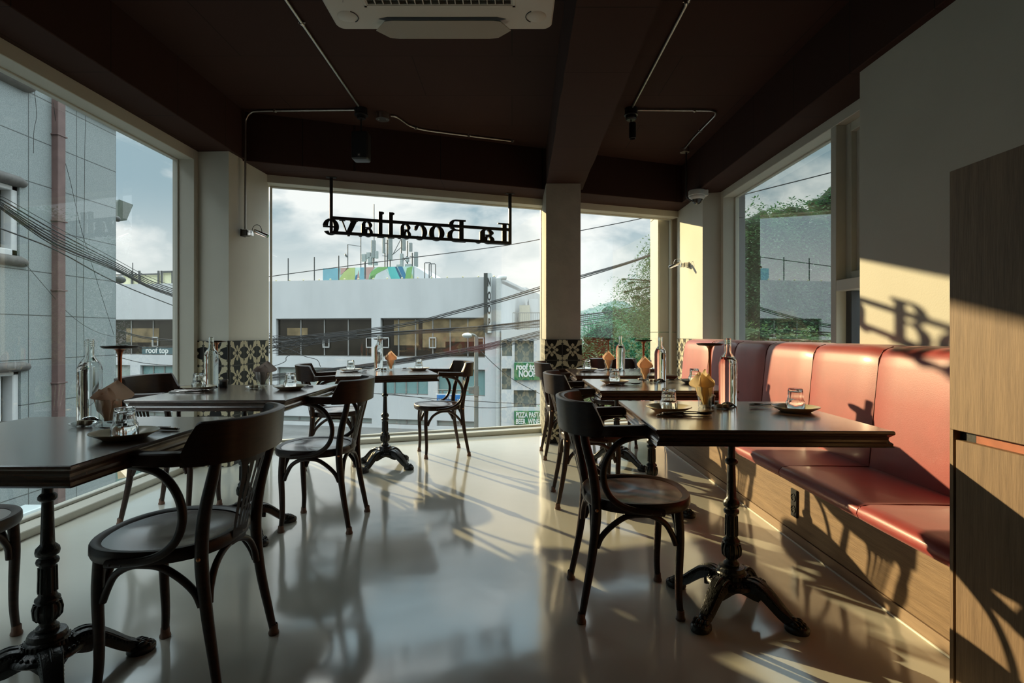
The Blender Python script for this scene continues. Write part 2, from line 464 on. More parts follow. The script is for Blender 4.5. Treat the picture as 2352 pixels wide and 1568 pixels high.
# frame of the slanted back wall: s along the wall, d outward, z up
WA = math.radians(19.46)
WO = Vector((0, 5.683, 0)); WE = Vector((math.cos(WA), math.sin(WA), 0)); WN = Vector((-math.sin(WA), math.cos(WA), 0))
MW = Matrix.Translation(WO) @ Matrix.Rotation(WA, 4, 'Z')
def W(s, d, z=0.0): return WO + WE * s + WN * d + Vector((0, 0, z))

TOP = 2.495      # underside of the beams
CEIL = 2.9
HEAD = 2.424     # underside of the window header
SILL = 0.045
# ================================================================ room shell
bm = BM()
a = W(-2.30, 0.20); c = W(2.15, 0.20)
add_prism(bm, [(-2.72, -2.6), (2.6, -2.6), (2.6, 6.7), (c.x, c.y), (a.x, a.y), (-2.72, 5.05)], -0.25, 0.0)
struct('floor', bm, M_FLOOR)
bm = BM()
add_prism(bm, [(-3.0, -2.7), (2.9, -2.7), (2.9, 7.0), (c.x, c.y + .1), (a.x, a.y + .1), (-3.0, 5.2)], CEIL, CEIL + 0.2)
struct('ceiling', bm, M_CEIL)
# beams
bm = BM(); add_box(bm, (-2.66, -2.6, TOP + .01), (-2.22, 4.9, CEIL + .02), 0.004); struct('trim_1', bm, M_CEIL)
bm = BM(); add_box(bm, (1.87, -2.6, TOP), (2.28, 6.5, CEIL + .02), 0.004); struct('trim_2', bm, M_CEIL)
bm = BM(); add_box(bm, (-2.75, -0.368, TOP - .0015), (2.30, 0.17, CEIL + .02), 0.004, MW); struct('trim_3', bm, M_CEIL)
bm = BM()   # centre beam running back to the pillar, chipped along its edges
n = 46; L0 = []; R0 = []
rnd = random.Random(3)
for i in range(n + 1):
    y = -2.6 + (5.45 + 2.6) * i / n
    L0.append((0.24 + 0.0205 * (y - 0.5) + rnd.uniform(-.004, .004), y)); R0.append((0.606 + 0.0205 * (y - 0.5) + rnd.uniform(-.003, .003), y))
vb = [[bm.verts.new((x, y, z)) for x, y in row] for row, z in ((L0, TOP + .008), (R0, TOP + .008))]
vt = [[bm.verts.new((x, y, CEIL + .02)) for x, y in row] for row in (L0, R0)]
for i in range(n):
    bm.faces.new((vb[0][i], vb[0][i + 1], vb[1][i + 1], vb[1][i]))
    bm.faces.new((vb[0][i], vt[0][i], vt[0][i + 1], vb[0][i + 1]))
    bm.faces.new((vb[1][i], vb[1][i + 1], vt[1][i + 1], vt[1][i]))
bm.faces.new((vb[0][n], vt[0][n], vt[1][n], vb[1][n])); bm.faces.new((vb[0][0], vb[1][0], vt[1][0], vt[0][0]))
struct('trim_4', bm, M_CEIL)

# front wall behind the camera and near part of the right wall
bm = BM(); add_box(bm, (-2.95, -2.8, 0), (2.9, -2.6, CEIL)); struct('wall_front', bm, mat('dark_interior_paint', (.16, .13, .10), .7, noise=.1))
bm = BM(); add_box(bm, (1.914, -2.6, 0), (2.4, 2.986, TOP + .02), 0.003); struct('wall_right_partition', bm, M_WALL)

# ---- left window wall
bm = BM()
add_box(bm, (-2.66, -2.6, 0), (-2.50, 4.26, SILL), 0.004)
add_box(bm, (-2.66, -2.6, HEAD), (-2.50, 4.26, TOP + .012), 0.003)
add_box(bm, (-2.66, -2.6, SILL), (-2.50, 0.6, HEAD))
struct('wall_left', bm, M_WALL)
w1 = BM()
add_box(w1, (-2.66, 0.6, SILL), (-2.615, 4.25, SILL + .018), 0.003); add_box(w1, (-2.655, 0.6, HEAD - .010), (-2.615, 4.25, HEAD), 0.002)
add_box(w1, (-2.655, 4.238, SILL), (-2.615, 4.25, HEAD), 0.002); add_box(w1, (-2.655, 0.6, SILL), (-2.615, 0.62, HEAD), 0.002)
w1 = struct('window_1', w1, M_FRAME)
p = BM(); v = [p.verts.new(q) for q in ((-2.635, 0.6, SILL + .01), (-2.635, 4.245, SILL + .01), (-2.635, 4.245, HEAD - .004), (-2.635, 0.6, HEAD - .004))]; p.faces.new(v)
struct('pane', p, G_PANE, w1)

# ---- corner column on the left
bm = BM()
add_prism(bm, [(-2.5, 4.26), (-2.5, 4.317), (-2.25, 4.305), (-2.214, 4.905), (-2.27, 5.06), (-2.66, 4.93), (-2.66, 4.25)], 0, TOP + .012)
struct('wall_left_corner', bm, M_WALL)

def tile_panel(name, p0, p1, u0, z1=1.0, th=0.012, flip=1, rows0=0.0, parent=None, tw=.2):
    """tiled sheet standing on the floor from p0 to p1; u0 shifts the pattern; th sticks out towards the room"""
    p0 = Vector((*p0, 0)); p1 = Vector((*p1, 0)); e = (p1 - p0); Lg = e.length; e.normalize(); nrm = Vector((e.y, -e.x, 0)) * flip
    bm = BM(); uvl = bm.loops.layers.uv.new('UVMap')
    q = [p0, p1, p1 + nrm * th, p0 + nrm * th]
    lo = [bm.verts.new(x) for x in q]; hi = [bm.verts.new(x + Vector((0, 0, z1))) for x in q]
    bm.faces.new(list(reversed(lo))); bm.faces.new(hi)
    for i in range(4):
        j = (i + 1) % 4; bm.faces.new((lo[i], lo[j], hi[j], hi[i]))
    for f in bm.faces:
        for l in f.loops:
            d = (l.vert.co - p0).dot(e); l[uvl].uv = ((d + u0) / tw, (l.vert.co.z - z1) / .2)
    return struct(name, bm, M_TILE, parent)
tile_panel('trim_5', (-2.499, 4.318), (-2.25, 4.305), 0.151)
tile_panel('trim_6', (-2.25, 4.305), (-2.214, 4.905), 0.0)

# ---- back window wall
def wall_box(bm, s0, s1, d0, d1, z0, z1, bev=0.0): add_box(bm, (s0, d0, z0), (s1, d1, z1), bev, MW)
bm = BM()
wall_box(bm, -2.36, 2.09, 0.0, 0.17, 0, SILL, 0.004)
wall_box(bm, -2.36, 2.09, 0.0, 0.17, HEAD, TOP + .002, 0.003)
struct('wall_back', bm, M_WALL)
for nm, s0, s1 in (('window_2', -2.335, 0.40), ('window_3', 0.66, 2.075)):
    f = BM()
    wall_box(f, s0, s1, .12, .16, SILL, SILL + .020, .003); wall_box(f, s0, s1, .12, .16, HEAD - .012, HEAD, .002)
    wall_box(f, s0, s0 + .018, .12, .16, SILL, HEAD, .002); wall_box(f, s1 - .018, s1, .12, .16, SILL, HEAD, .002)
    f = struct(nm, f, M_FRAME)
    p = BM(); p.faces.new([p.verts.new(W(s, .14, z)) for s, z in ((s0 + .01, SILL + .01), (s1 - .01, SILL + .01), (s1 - .01, HEAD - .006), (s0 + .01, HEAD - .006))])
    struct('pane', p, G_PANE, f)
# pillar in the middle of the back window
bm = BM(); add_box(bm, (0.327, 5.222, 0), (0.662, 5.90, TOP + .009), 0.006, None, 2)
rnd = random.Random(5)
struct('wall_pillar', bm, M_PILLAR)
tile_panel('trim_7', (0.317, 5.222), (0.672, 5.222), 0.033, tw=.2)
tile_panel('trim_8', (0.327, 5.86), (0.327, 5.222), 0.03)
# ---- right corner column
bm = BM()
add_prism(bm, [(1.955, 6.385), (1.955, 5.56), (2.125, 5.52), (2.125, 5.455), (2.245, 5.44), (2.28, 5.44), (2.28, 6.66), (1.99, 6.56)], 0, TOP + .002)
struct('wall_right_corner', bm, M_WALL)
tile_panel('trim_9', (1.955, 6.385), (1.955, 5.60), 0.02)
# exterior cladding wing seen through the glass, with open joints
bm = BM()
for z0, z1 in ((-1, 1.07), (1.075, 2.47), (2.475, 3.4)): add_box(bm, (1.76, 6.53, z0), (2.06, 6.9, z1), .002)
struct('trim_10', bm, mat('cream_cladding', (0.50, 0.46, 0.36), 0.5, noise=0.08, nscale=3))
bm = BM()
for z0, z1 in ((-1, .9), (.906, 2.22), (2.226, 3.4)): add_box(bm, (2.285, 5.46, z0), (2.350, 5.60, z1), .002)
struct('trim_11', bm, mat('grey_cladding', (0.20, 0.21, 0.24), 0.5, noise=0.08, nscale=3))

# ---- right window wall
bm = BM()
add_box(bm, (1.914, 2.99, 0), (2.28, 5.46, 0.90)); add_box(bm, (2.125, 2.9, HEAD), (2.28, 5.46, TOP + .002), .003)
add_box(bm, (2.125, 3.555, .90), (2.27, 3.615, HEAD), .003)
add_box(bm, (2.125, 2.9, 1.335), (2.27, 3.556, 1.407), .003)
struct('wall_right', bm, M_FRAME)
f = BM()
add_box(f, (2.235, 3.615, .90), (2.265, 5.45, .92), .002); add_box(f, (2.235, 3.615, HEAD - .012), (2.265, 5.45, HEAD), .002)
add_box(f, (2.235, 5.425, .90), (2.265, 5.45, HEAD), .002)
f = struct('window_4', f, M_FRAME)
p = BM(); p.faces.new([p.verts.new(q) for q in ((2.25, 3.61, .91), (2.25, 5.44, .91), (2.25, 5.44, HEAD - .006), (2.25, 3.61, HEAD - .006))]); struct('pane', p, G_COAT, f)
f = BM()
add_box(f, (2.19, 3.50, 1.407), (2.25, 3.555, HEAD), .003); add_box(f, (2.19, 2.95, HEAD - .06), (2.25, 3.51, HEAD), .003)
add_box(f, (2.19, 2.95, 1.407), (2.25, 3.51, 1.46), .003)
f = struct('window_5', f, M_FRAME)
p = BM(); p.faces.new([p.verts.new(q) for q in ((2.225, 2.95, 1.45), (2.225, 3.51, 1.45), (2.225, 3.51, HEAD - .05), (2.225, 2.95, HEAD - .05))])
struct('pane', p, mat('frosted_pane', (0.62, 0.60, 0.54), 0.5, noise=0.05), f)
f = BM()
add_box(f, (2.19, 3.50, .9), (2.25, 3.555, 1.335), .003)
f = struct('window_6', f, mat('dark_frame', (0.05, 0.055, 0.06), 0.4, noise=0.1))
p = BM(); p.faces.new([p.verts.new(q) for q in ((2.225, 2.95, .91), (2.225, 3.51, .91), (2.225, 3.51, 1.335), (2.225, 2.95, 1.335))]); struct('pane', p, G_PANE, f)

# ================================================================ bench along the right wall
bench = empty('banquette', 'long red leatherette bench with light oak base along the right wall', 'bench', (1.5, 3.6, 0))
Y0, Y1 = 1.56, 5.50
def bo(name, bm, m, par=None, **k):
    o = obj(name, bm, m, par or bench, **k)
    if par is None or par is bench: o.data.transform(Matrix.Translation(-bench.location))
    return o
bm = BM(); add_box(bm, (1.435, Y0, 0.052), (1.75, Y1, 0.368), .002); bo('base_panel', bm, M_PLY)
bm = BM(); add_box(bm, (1.431, Y0, 0.0), (1.74, Y1, 0.050), .001); bo('kick_strip', bm, M_KICK)
seams = [5.50, 4.80, 4.25, 3.73, 3.145, 2.585, 2.00, 1.56]
for i in range(len(seams) - 1):
    hi, lo = seams[i], seams[i + 1]
    y0, y1 = lo + .0025, hi - .0025
    bm = BM()      # seat cushion, front edge rolled
    pf = [(1.290, .370), (1.275, .378), (1.268, .395), (1.271, .415), (1.285, .428), (1.32, .433), (1.52, .432), (1.74, .428), (1.74, .370)]
    n = 8
    rows = []
    for k in range(n + 1):
        y = y0 + (y1 - y0) * k / n
        e = 1 - (abs(2 * k / n - 1)) ** 6 * 0.55
        rows.append([bm.verts.new((x + (0.006 * (1 - e) if x < 1.30 else 0), y, z - (0.010 * (1 - e) if z > .40 else 0))) for x, z in pf])
    for r1, r2 in zip(rows[:-1], rows[1:]):
        for j in range(len(pf)):
            q = (j + 1) % len(pf); bm.faces.new((r1[j], r1[q], r2[q], r2[j]))
    bm.faces.new(rows[0]); bm.faces.new(list(reversed(rows[-1])))
    bo('seat_cushion', bm, M_LEATHER, ang=50)
    bm = BM()      # back cushion, reclined, rolled over the top
    pf = [(1.690, .425), (1.702, .55), (1.718, .74), (1.734, .90), (1.742, .945), (1.754, .974), (1.772, .990), (1.795, .999), (1.83, 1.003), (1.912, 1.003), (1.912, .425)]
    rows = []
    for k in range(n + 1):
        y = y0 + (y1 - y0) * k / n
        e = (abs(2 * k / n - 1)) ** 8
        rows.append([bm.verts.new((x + (0.012 * e if x < 1.85 else 0), y, z - (0.008 * e if z > .9 else 0))) for x, z in pf])
    for r1, r2 in zip(rows[:-1], rows[1:]):
        for j in range(len(pf)):
            q = (j + 1) % len(pf); bm.faces.new((r1[j], r1[q], r2[q], r2[j]))
    bm.faces.new(rows[0]); bm.faces.new(list(reversed(rows[-1])))
    bo('back_cushion', bm, M_LEATHER, ang=50)
for y in seams[1:-1]:
    bm = BM(); add_tube(bm, [(1.282, y, .375), (1.276, y, .40), (1.284, y, .418), (1.30, y, .425), (1.45, y, .428), (1.70, y, .425)], .0022, 6); bo('seat_piping', bm, M_SEAM)
for y in seams[1:-1]:
    bm = BM(); add_tube(bm, [(1.703, y, .44), (1.726, y, .70), (1.750, y, .94), (1.772, y, .978), (1.82, y, .996)], .0022, 6); bo('back_piping', bm, M_SEAM)
# socket on the bench base
so = empty('wall_socket', 'black double wall socket on the oak base of the red bench', 'socket', (1.435, 2.745, .20))
bm = BM(); add_box(bm, (-.010, -.029, -.070), (0, .029, .070), .003); obj('cover_plate', bm, M_DARKP, so)
for dz in (.030, -.030):
    bm = BM(); R = Matrix.Translation((-.0105, 0, dz)) @ Matrix.Rotation(PI / 2, 4, 'Y')
    add_lathe(bm, [(.021, 0), (.021, -.003), (.017, -.003), (.016, .004), (0, .004)], 24, R); rec = obj('receptacle', bm, M_BLACK, so)
    bm = BM()
    for dy in (-.008, .008): add_lathe(bm, [(0, -.001), (.0028, -.001), (.0028, .004)], 10, Matrix.Translation((-.012, dy, dz)) @ Matrix.Rotation(PI / 2, 4, 'Y'))
    obj('hole', bm, mat('socket_hole', (0.15, 0.15, 0.15), .4, noise=.05), rec)
# sealant bead between floor and bench
bm = BM(); add_tube(bm, [(1.429, 1.56 + .2315 * i, .002) for i in range(18)], .005, 8)
tag(obj('sealant_bead', bm, mat('white_sealant', (0.85, 0.84, 0.74), .25, noise=.03)), 'white sealant line where the floor meets the bench base', 'sealant')

# ================================================================ cabinet on the right edge
cb = empty('cabinet', 'tall oak veneer cabinet with a finger-pull slot at the right edge', 'cabinet', (1.6, 0.8, 0))
def co(name, bm, m):
    o = obj(name, bm, m, cb); o.data.transform(Matrix.Translation(-cb.location)); return o
CX, CY = 1.250, 1.549
bm = BM(); add_box(bm, (CX + .022, .12, .0), (1.90, CY, 1.521), .001); co('carcass', bm, M_CAB)
bm = BM(); add_box(bm, (CX, .10, .787), (CX + .021, CY, 1.521), .0012); co('upper_panel', bm, M_CAB)
bm = BM(); add_box(bm, (CX, CY - .0135, .0), (CX + .0215, CY, .7865), .001); co('end_strip', bm, M_CAB)
bm = BM(); add_box(bm, (CX + .0015, .12, .01), (CX + .0205, CY - .020, .760), .0012); co('door', bm, M_CAB)
bm = BM(); add_box(bm, (CX + .0205, .12, .759), (CX + .0235, CY - .065, .789), .0); co('pull_lining', bm, mat('red_oak_lining', (0.50, 0.16, 0.08), .5, noise=.2, nscale=30))
bm = BM(); add_box(bm, (CX + .0200, CY - .065, .759), (CX + .0240, CY - .013, .789), .0); add_box(bm, (CX + .0205, CY - .0198, .0), (CX + .0238, CY - .0137, .759), 0); co('shadow_gap', bm, M_BLACK)

# ================================================================ ceiling things
def ring_clip(bm, p, r=.011): add_sphere(bm, p, r, 8, 6)
def conduit(label, pts, clips, cat='conduit', r=.0085):
    o = empty('conduit', label, cat, pts[len(pts) // 2])
    bm = BM(); add_tube(bm, pts, r, 10); p = obj('pipe', bm, M_STEEL, o); p.data.transform(Matrix.Translation(-Vector(o.location)))
    for c in clips:
        bm = BM(); add_tube(bm, [Vector(c) + Vector((-.003, -.012, 0)), Vector(c) + Vector((.003, .012, 0))], .0125, 10); add_box(bm, Vector(c) + Vector((-.02, -.004, .002)), Vector(c) + Vector((.02, .004, .008)), .001)
        k = obj('clip', bm, M_STEEL, o); k.data.transform(Matrix.Translation(-Vector(o.location)))
    return o
zc = CEIL - .012
conduit('steel conduit on the ceiling left of the air conditioner, running back', [(-1.262, -2.5, zc), (-1.235, 4.36, zc)], [(-1.24, 3.2, zc), (-1.25, 1.9, zc)])
b = Vector((-1.235, 4.44, zc))
# run from the hanging speaker box to the left column, then down to the picture light
fr = catmull([(-1.29, 4.44, zc), (-1.7, 4.45, zc), (-2.08, 4.462, zc), (-2.155, 4.465, zc - .015), (-2.19, 4.468, zc - .06), (-2.199, 4.47, zc - .14), (-2.200, 4.47, 2.3), (-2.202, 4.472, 1.92)], 5)
conduit('steel conduit bending down from the ceiling to the lamp on the left column', fr, [(-1.95, 4.458, zc)])
conduit('steel conduit on the ceiling right of the centre beam, running back', [(.955, -2.5, zc), (.975, 4.38, zc)], [(.965, 3.0, zc)])
fr = catmull([(1.03, 4.44, zc), (1.55, 4.45, zc), (1.665, 4.47, zc), (1.70, 4.53, zc), (1.705, 4.62, zc), (1.70, 5.05, zc), (1.71, 5.36, zc)], 5)
conduit('steel conduit elbow leading to the round box above the dome camera', fr, [(1.5, 4.45, zc), (1.705, 4.9, zc)])
fr = catmull([(-1.02, 4.56, zc), (-.98, 4.58, zc), (-.94, 4.68, zc), (-.90, 4.78, zc), (-.80, 4.87, zc), (-.55, 4.97, zc), (.0, 5.16, zc)], 5)
conduit('wavy steel conduit from the round ceiling box along the back beam', fr, [(-.86, 4.83, zc), (-.40, 5.02, zc), (0, 5.16, zc)])
def round_box(label, c, r=.05, h=.035):
    o = empty('junction_box', label, 'junction box', (c[0], c[1], CEIL))
    bm = BM(); add_lathe(bm, [(0, 0), (r * .96, 0), (r * .96, -h * .8), (r, -h * .8), (r, -h), (0, -h)], 28); obj('housing', bm, M_STEEL, o)
    bm = BM()
    for s in (-1, 1): add_sphere(bm, (s * r * .6, 0, -h), .004, 8, 5)
    obj('screw', bm, M_CHROME, o); return o
round_box('round steel junction box on the ceiling beside the hanging speaker', (-1.085, 4.545), .056, .05)
round_box('round steel junction box on the ceiling above the dome camera', (1.72, 5.02 + .38), .045, .04)
# speaker on the left
sp = empty('hanging_speaker', 'small black speaker hanging from the ceiling left of the round box', 'speaker', (-1.235, 4.44, CEIL))
bm = BM(); add_lathe(bm, [(0, 0), (.05, 0), (.05, -.045), (.056, -.05), (.056, -.058), (.034, -.06), (.034, -.085), (0, -.085)], 24); obj('ceiling_mount', bm, M_DARKP, sp)
bm = BM(); add_tube(bm, [(0, 0, -.08), (0, 0, -.20)], .008, 8); obj('stem', bm, M_DARKP, sp)
bm = BM(); add_box(bm, (-.068, -.06, -.43), (.068, .06, -.20), .018, None, 3); cab = obj('enclosure', bm, M_DARKP, sp)
bm = BM(); add_box(bm, (-.060, -.066, -.422), (.060, -.058, -.208), .004); obj('grille', bm, M_BLACK, cab)
bm = BM(); add_box(bm, (-.010, -.068, -.412), (.010, -.0655, -.388), .001); obj('badge', bm, mat('grey_badge', (.08, .08, .08), .4, noise=.05), cab)
text_mesh('badge_text', 'JBL', .011, .0004, mat('badge_letters', (.5, .5, .48), .4, noise=.02), cab, Matrix.Translation((0, -.0688, -.40)) @ Matrix.Rotation(PI / 2, 4, 'X'), .0003)
# spotlight on the right
sl = empty('ceiling_spotlight', 'black cylinder spotlight hanging under a ceiling box right of the centre beam', 'spotlight', (.975, 4.44, CEIL))
bm = BM(); add_lathe(bm, [(0, 0), (.05, 0), (.05, -.045), (.056, -.05), (.056, -.058), (.044, -.06), (.044, -.085), (.036, -.095), (0, -.095)], 24); obj('ceiling_mount', bm, M_DARKP, sl)
bm = BM(); add_tube(bm, [(0, 0, -.09), (0, 0, -.12)], .007, 8); obj('swivel', bm, M_STEEL, sl)
bm = BM(); add_lathe(bm, [(0, -.118), (.026, -.118), (.028, -.122), (.028, -.245), (.024, -.248), (.022, -.235), (0, -.235)], 28, Matrix.Translation((.012, 0, 0))); obj('lamp_body', bm, M_BLACK, sl)
# pipe down to the dome camera
bm = BM()
add_tube(bm, catmull([(1.735, 5.40, CEIL - .04), (1.735, 5.40, 2.60), (1.735, 5.40, 2.45), (1.75, 5.41, 2.41), (1.80, 5.43, 2.385), (1.84, 5.44, 2.385)], 6), .008, 10)
tag(obj('cable_pipe', bm, M_BLACK), 'dark pipe dropping from the round ceiling box to the dome camera', 'pipe')
cc = empty('dome_camera', 'white dome security camera under the right-hand beam', 'security camera', (1.86, 5.45, 2.44))
bm = BM(); add_lathe(bm, [(0, .052), (.080, .052), (.083, .046), (.083, .002), (.079, -.002), (0, -.002)], 36); add_box(bm, (0, -.06, -.01), (.095, .06, .052), .006); obj('bracket', bm, M_WHITEP, cc)
bm = BM(); add_lathe(bm, [(0, -.002), (.078, -.002), (.080, -.008), (.076, -.022), (.064, -.036), (.046, -.040), (0, -.040)], 36); obj('housing', bm, M_WHITEP, cc)
bm = BM(); add_lathe(bm, [(.060, -.034), (.044, -.052), (.040, -.066), (.026, -.080), (0, -.086)], 32); obj('dome', bm, mat('smoked_dome', (.03, .03, .03), .08, noise=.02, spec=.8), cc)

# ================================================================ air conditioner
ac = empty('air_conditioner', 'white cassette air conditioner in the ceiling with one louvre open', 'air conditioner', (-.30, 1.944, 2.414))
H = .475
bm = BM()
def rr(h, r, n=6):
    pts = []
    for cx, cy, a0 in ((h - r, h - r, 0), (-h + r, h - r, PI / 2), (-h + r, -h + r, PI), (h - r, -h + r, 1.5 * PI)):
        for k in range(n + 1):
            a = a0 + PI / 2 * k / n; pts.append((cx + r * math.cos(a), cy + r * math.sin(a)))
    return pts
outer = rr(H, .035); inner = rr(.315, .06)
ringz = [(outer, .045), (outer, .006), (rr(H - .006, .032), .0), (rr(.36, .06), .0), (inner, .004), (inner, .05)]
vr = [[bm.verts.new((x, y, z)) for x, y in P_] for P_, z in ringz]
for r1, r2 in zip(vr[:-1], vr[1:]):
    for i in range(len(r1)):
        j = (i + 1) % len(r1); bm.faces.new((r1[i], r1[j], r2[j], r2[i]))
obj('panel', bm, M_AC, ac)
bm = BM(); add_box(bm, (-.42, -.42, .045), (.42, .42, CEIL - 2.418), .004); obj('body', bm, mat('grey_metal_casing', (.2, .2, .2), .5, noise=.1), ac)
bm = BM()
for i in range(-9, 10): add_box(bm, (i * .033 - .002, -.305, .004), (i * .033 + .002, .305, .010))
for i in range(-9, 10): add_box(bm, (-.305, i * .033 - .002, .0035), (.305, i * .033 + .002, .0095))
add_box(bm, (-.315, -.315, .002), (-.300, .315, .012), .002); add_box(bm, (.300, -.315, .002), (.315, .315, .012), .002)
add_box(bm, (-.315, -.315, .002), (.315, -.300, .012), .002); add_box(bm, (-.315, .300, .002), (.315, .315, .012), .002)
obj('grille', bm, M_AC, ac)
bm = BM(); add_box(bm, (-.31, -.31, .03), (.31, .31, .044)); obj('filter', bm, M_BLACK, ac)
for k in range(4):
    R = Matrix.Rotation(k * PI / 2, 4, 'Z')
    bm = BM(); add_prism(bm, [(-.275, .392), (-.235, .377), (.235, .377), (.275, .392), (.235, .410), (-.235, .410)], -.0008, .0, R); obj('air_slot', bm, M_BLACK, ac)
    bm = BM(); tilt = math.radians(-27 if k == 0 else 0)
    M_ = R @ Matrix.Translation((0, .395 if k == 0 else .393, -.003)) @ Matrix.Rotation(tilt, 4, 'X')
    pl = [(-.295, .045), (-.25, .004), (-.22, 0), (.22, 0), (.25, .004), (.295, .045), (.24, .078), (.20, .083), (-.20, .083), (-.24, .078)] if k == 0 else [(-.27, 0), (-.235, -.014), (.235, -.014), (.27, 0), (.235, .014), (-.235, .014)]
    add_prism(bm, pl, -.006, 0, M_); obj('louvre', bm, M_AC, ac)
for sx in (-1, 1):
    for sy in (-1, 1):
        bm = BM(); add_lathe(bm, [(0, -.002), (.038, -.002), (.042, .0), (.042, .004)], 24, Matrix.Translation((sx * .405, sy * .375 , 0))); obj('corner_cap', bm, M_AC, ac)
        bm = BM(); add_tube(bm, [Vector((sx * (.405 - .046 * math.cos(t)), sy * (.375) + .046 * math.sin(t), -.001)) for t in [(-1 + .2 * i) for i in range(11)]], .0022 + 0 * sx, 6, None, None)
        obj('corner_gap', bm, M_BLACK, ac)

# ================================================================ picture lights
def pic_light(label, loc, rz, M_H):
    o = empty('wall_lamp', label, 'wall lamp', loc, rz)      # local +x leaves the wall
    bm = BM(); add_box(bm, (0, -.035, -.03), (.012, .035, .03), .003); add_box(bm, (.010, -.030, -.025), (.055, .030, .025), .004); obj('wall_box', bm, M_H, o)
    bm = BM(); add_box(bm, (.055, -.026, -.024), (.088, .018, .004), .003); add_box(bm, (.055, -.02, .004), (.082, .02, .020), .002); obj('bracket', bm, M_CHROME, o)
    bm = BM()
    pts = [(.082 + .042 * (1 - math.cos(t)), 0, .010 + .058 * math.sin(t)) for t in [PI * i / 14 for i in range(15)]]
    add_tube(bm, [(.082, 0, 0)] + pts, .0026, 8); obj('gooseneck', bm, M_H, o)
    R = Matrix.Translation((.160, 0, -.004)) @ Matrix.Rotation(math.radians(22), 4, 'Y') @ Matrix.Rotation(PI / 2, 4, 'Y')
    bm = BM(); add_lathe(bm, [(0, -.062), (.014, -.062), (.0155, -.058), (.0155, .058), (.014, .062), (0, .062)], 20, R); hd = obj('lamp_head', bm, M_CHROME, o)
    bm = BM(); add_box(bm, (.011, -.007, -.045), (.0165, .007, .045), .001, R); obj('light_strip', bm, mat('lamp_diffuser', (.8, .75, .7), .4, noise=.02, emit=((1, .82, .72), 1.3)), hd)
    return o
pic_light('chrome goosneck wall lamp under the conduit on the left column'.replace('goosneck', 'gooseneck'), (-2.2250, 4.472, 1.885), math.radians(-3.4), mat('dark_chrome', (.10, .10, .095), .3, metal=.8, noise=.2))
pic_light('chrome gooseneck wall lamp on the sunlit cream wall beside the back window', (1.955, 6.00, 1.815), math.radians(180), M_CHROME)
# ================================================================ sign hanging in the back window
sign = empty('hanging_sign', 'black lettered sign hanging from the beam in front of the back window', 'sign', W(0, -.10, 0), WA)
M_SIGN = mat('black_sign_steel', (0.014, 0.014, 0.014), 0.5, noise=0.2, spec=.4)
M_SIGNE = mat('cream_letter_edge', (0.35, 0.34, 0.30), 0.5, noise=0.05)
S0, S1 = -1.800, -.058       # posts (s along the wall)
for s in (S0, S1):
    bm = BM(); add_box(bm, (s - .014, -.014, 1.975), (s + .014, .014, TOP - .003), .001); po = obj('post', bm, M_SIGN, sign)
    bm = BM(); add_box(bm, (s - .045, -.03, TOP - .006), (s + .045, .03, TOP), .001); obj('mounting_plate', bm, M_SIGN, po)
for nm, z in (('upper_rail', 2.122), ('lower_rail', 1.986)):
    bm = BM(); add_box(bm, (S0, -.013, z - .0135), (S1, .013, z + .0135), .001); obj(nm, bm, M_SIGN, sign)
def strip(bm, outer, inner, z0, z1, closed=False):
    a = [bm.verts.new((x, z0, y)) for x, y in outer]; b = [bm.verts.new((x, z0, y)) for x, y in inner]
    c = [bm.verts.new((x, z1, y)) for x, y in outer]; d = [bm.verts.new((x, z1, y)) for x, y in inner]
    n = len(outer); R = range(n if closed else n - 1)
    for i in R:
        j = (i + 1) % n
        bm.faces.new((a[i], a[j], b[j], b[i])); bm.faces.new((c[i], d[i], d[j], c[j]))
        bm.faces.new((a[i], c[i], c[j], a[j])); bm.faces.new((b[i], b[j], d[j], d[i]))
    if not closed:
        bm.faces.new((a[0], b[0], d[0], c[0])); bm.faces.new((a[-1], c[-1], d[-1], b[-1]))
LD0, LD1 = .016, .046
def gl_poly(pts): return ('p', pts)
def gl_ring(cx, cy, rx, ry, ix, iy, a0=0, a1=360, icx=None, icy=None): return ('r', cx, cy, rx, ry, ix, iy, a0, a1, cx if icx is None else icx, cy if icy is None else icy)
def R4(x0, y0, x1, y1): return ('p', [(x0, y0), (x1, y0), (x1, y1), (x0, y1)])
XH = .66
GL = {
 'o': [gl_ring(.5, .32, .5, .34, .17, .285)],
 'e': [gl_ring(.5, .32, .5, .34, .17, .285, 8, 325), R4(.2, .30, .98, .345)],
 'c': [gl_ring(.52, .32, .52, .34, .17, .285, 38, 325), ('b', .80, .49, .13, .10)],
 'v': [gl_poly([(.02, .63), (.36, .63), (.62, .16), (.50, -.02), (.44, -.02)]), gl_poly([(.50, -.02), (.56, -.02), (.90, .63), (.82, .63)]), R4(-.02, .60, .44, .64), R4(.68, .60, 1.02, .64)],
 'a': [R4(.52, .06, .80, .50), gl_ring(.42, .44, .38, .22, .12, .17, 0, 165), ('b', .17, .48, .13, .09), gl_ring(.32, .17, .32, .19, .07, .14), gl_ring(.40, .34, .30, .06, .2, .02, 20, 160), gl_ring(.86, .12, .20, .14, .06, .10, 180, 330)],
 'l': [R4(.24, .0, .76, 1.0), gl_poly([(.02, .93), (.24, .90), (.24, 1.0), (.02, .975)]), R4(.02, -.01, .98, .05)],
 'B': [R4(.12, 0, .36, .97), R4(0, -.01, .55, .05), R4(0, .92, .55, .98), gl_ring(.50, .74, .40, .24, .17, .19, -90, 90), gl_ring(.52, .27, .48, .28, .21, .23, -90, 90), R4(.34, .49, .56, .54)],
 'L': [R4(.18, 0, .40, .95), R4(0, .92, .62, .97), R4(0, -.01, 1.0, .05), gl_poly([(.72, .04), (1.0, .04), (1.0, .30), (.96, .30)])],
}
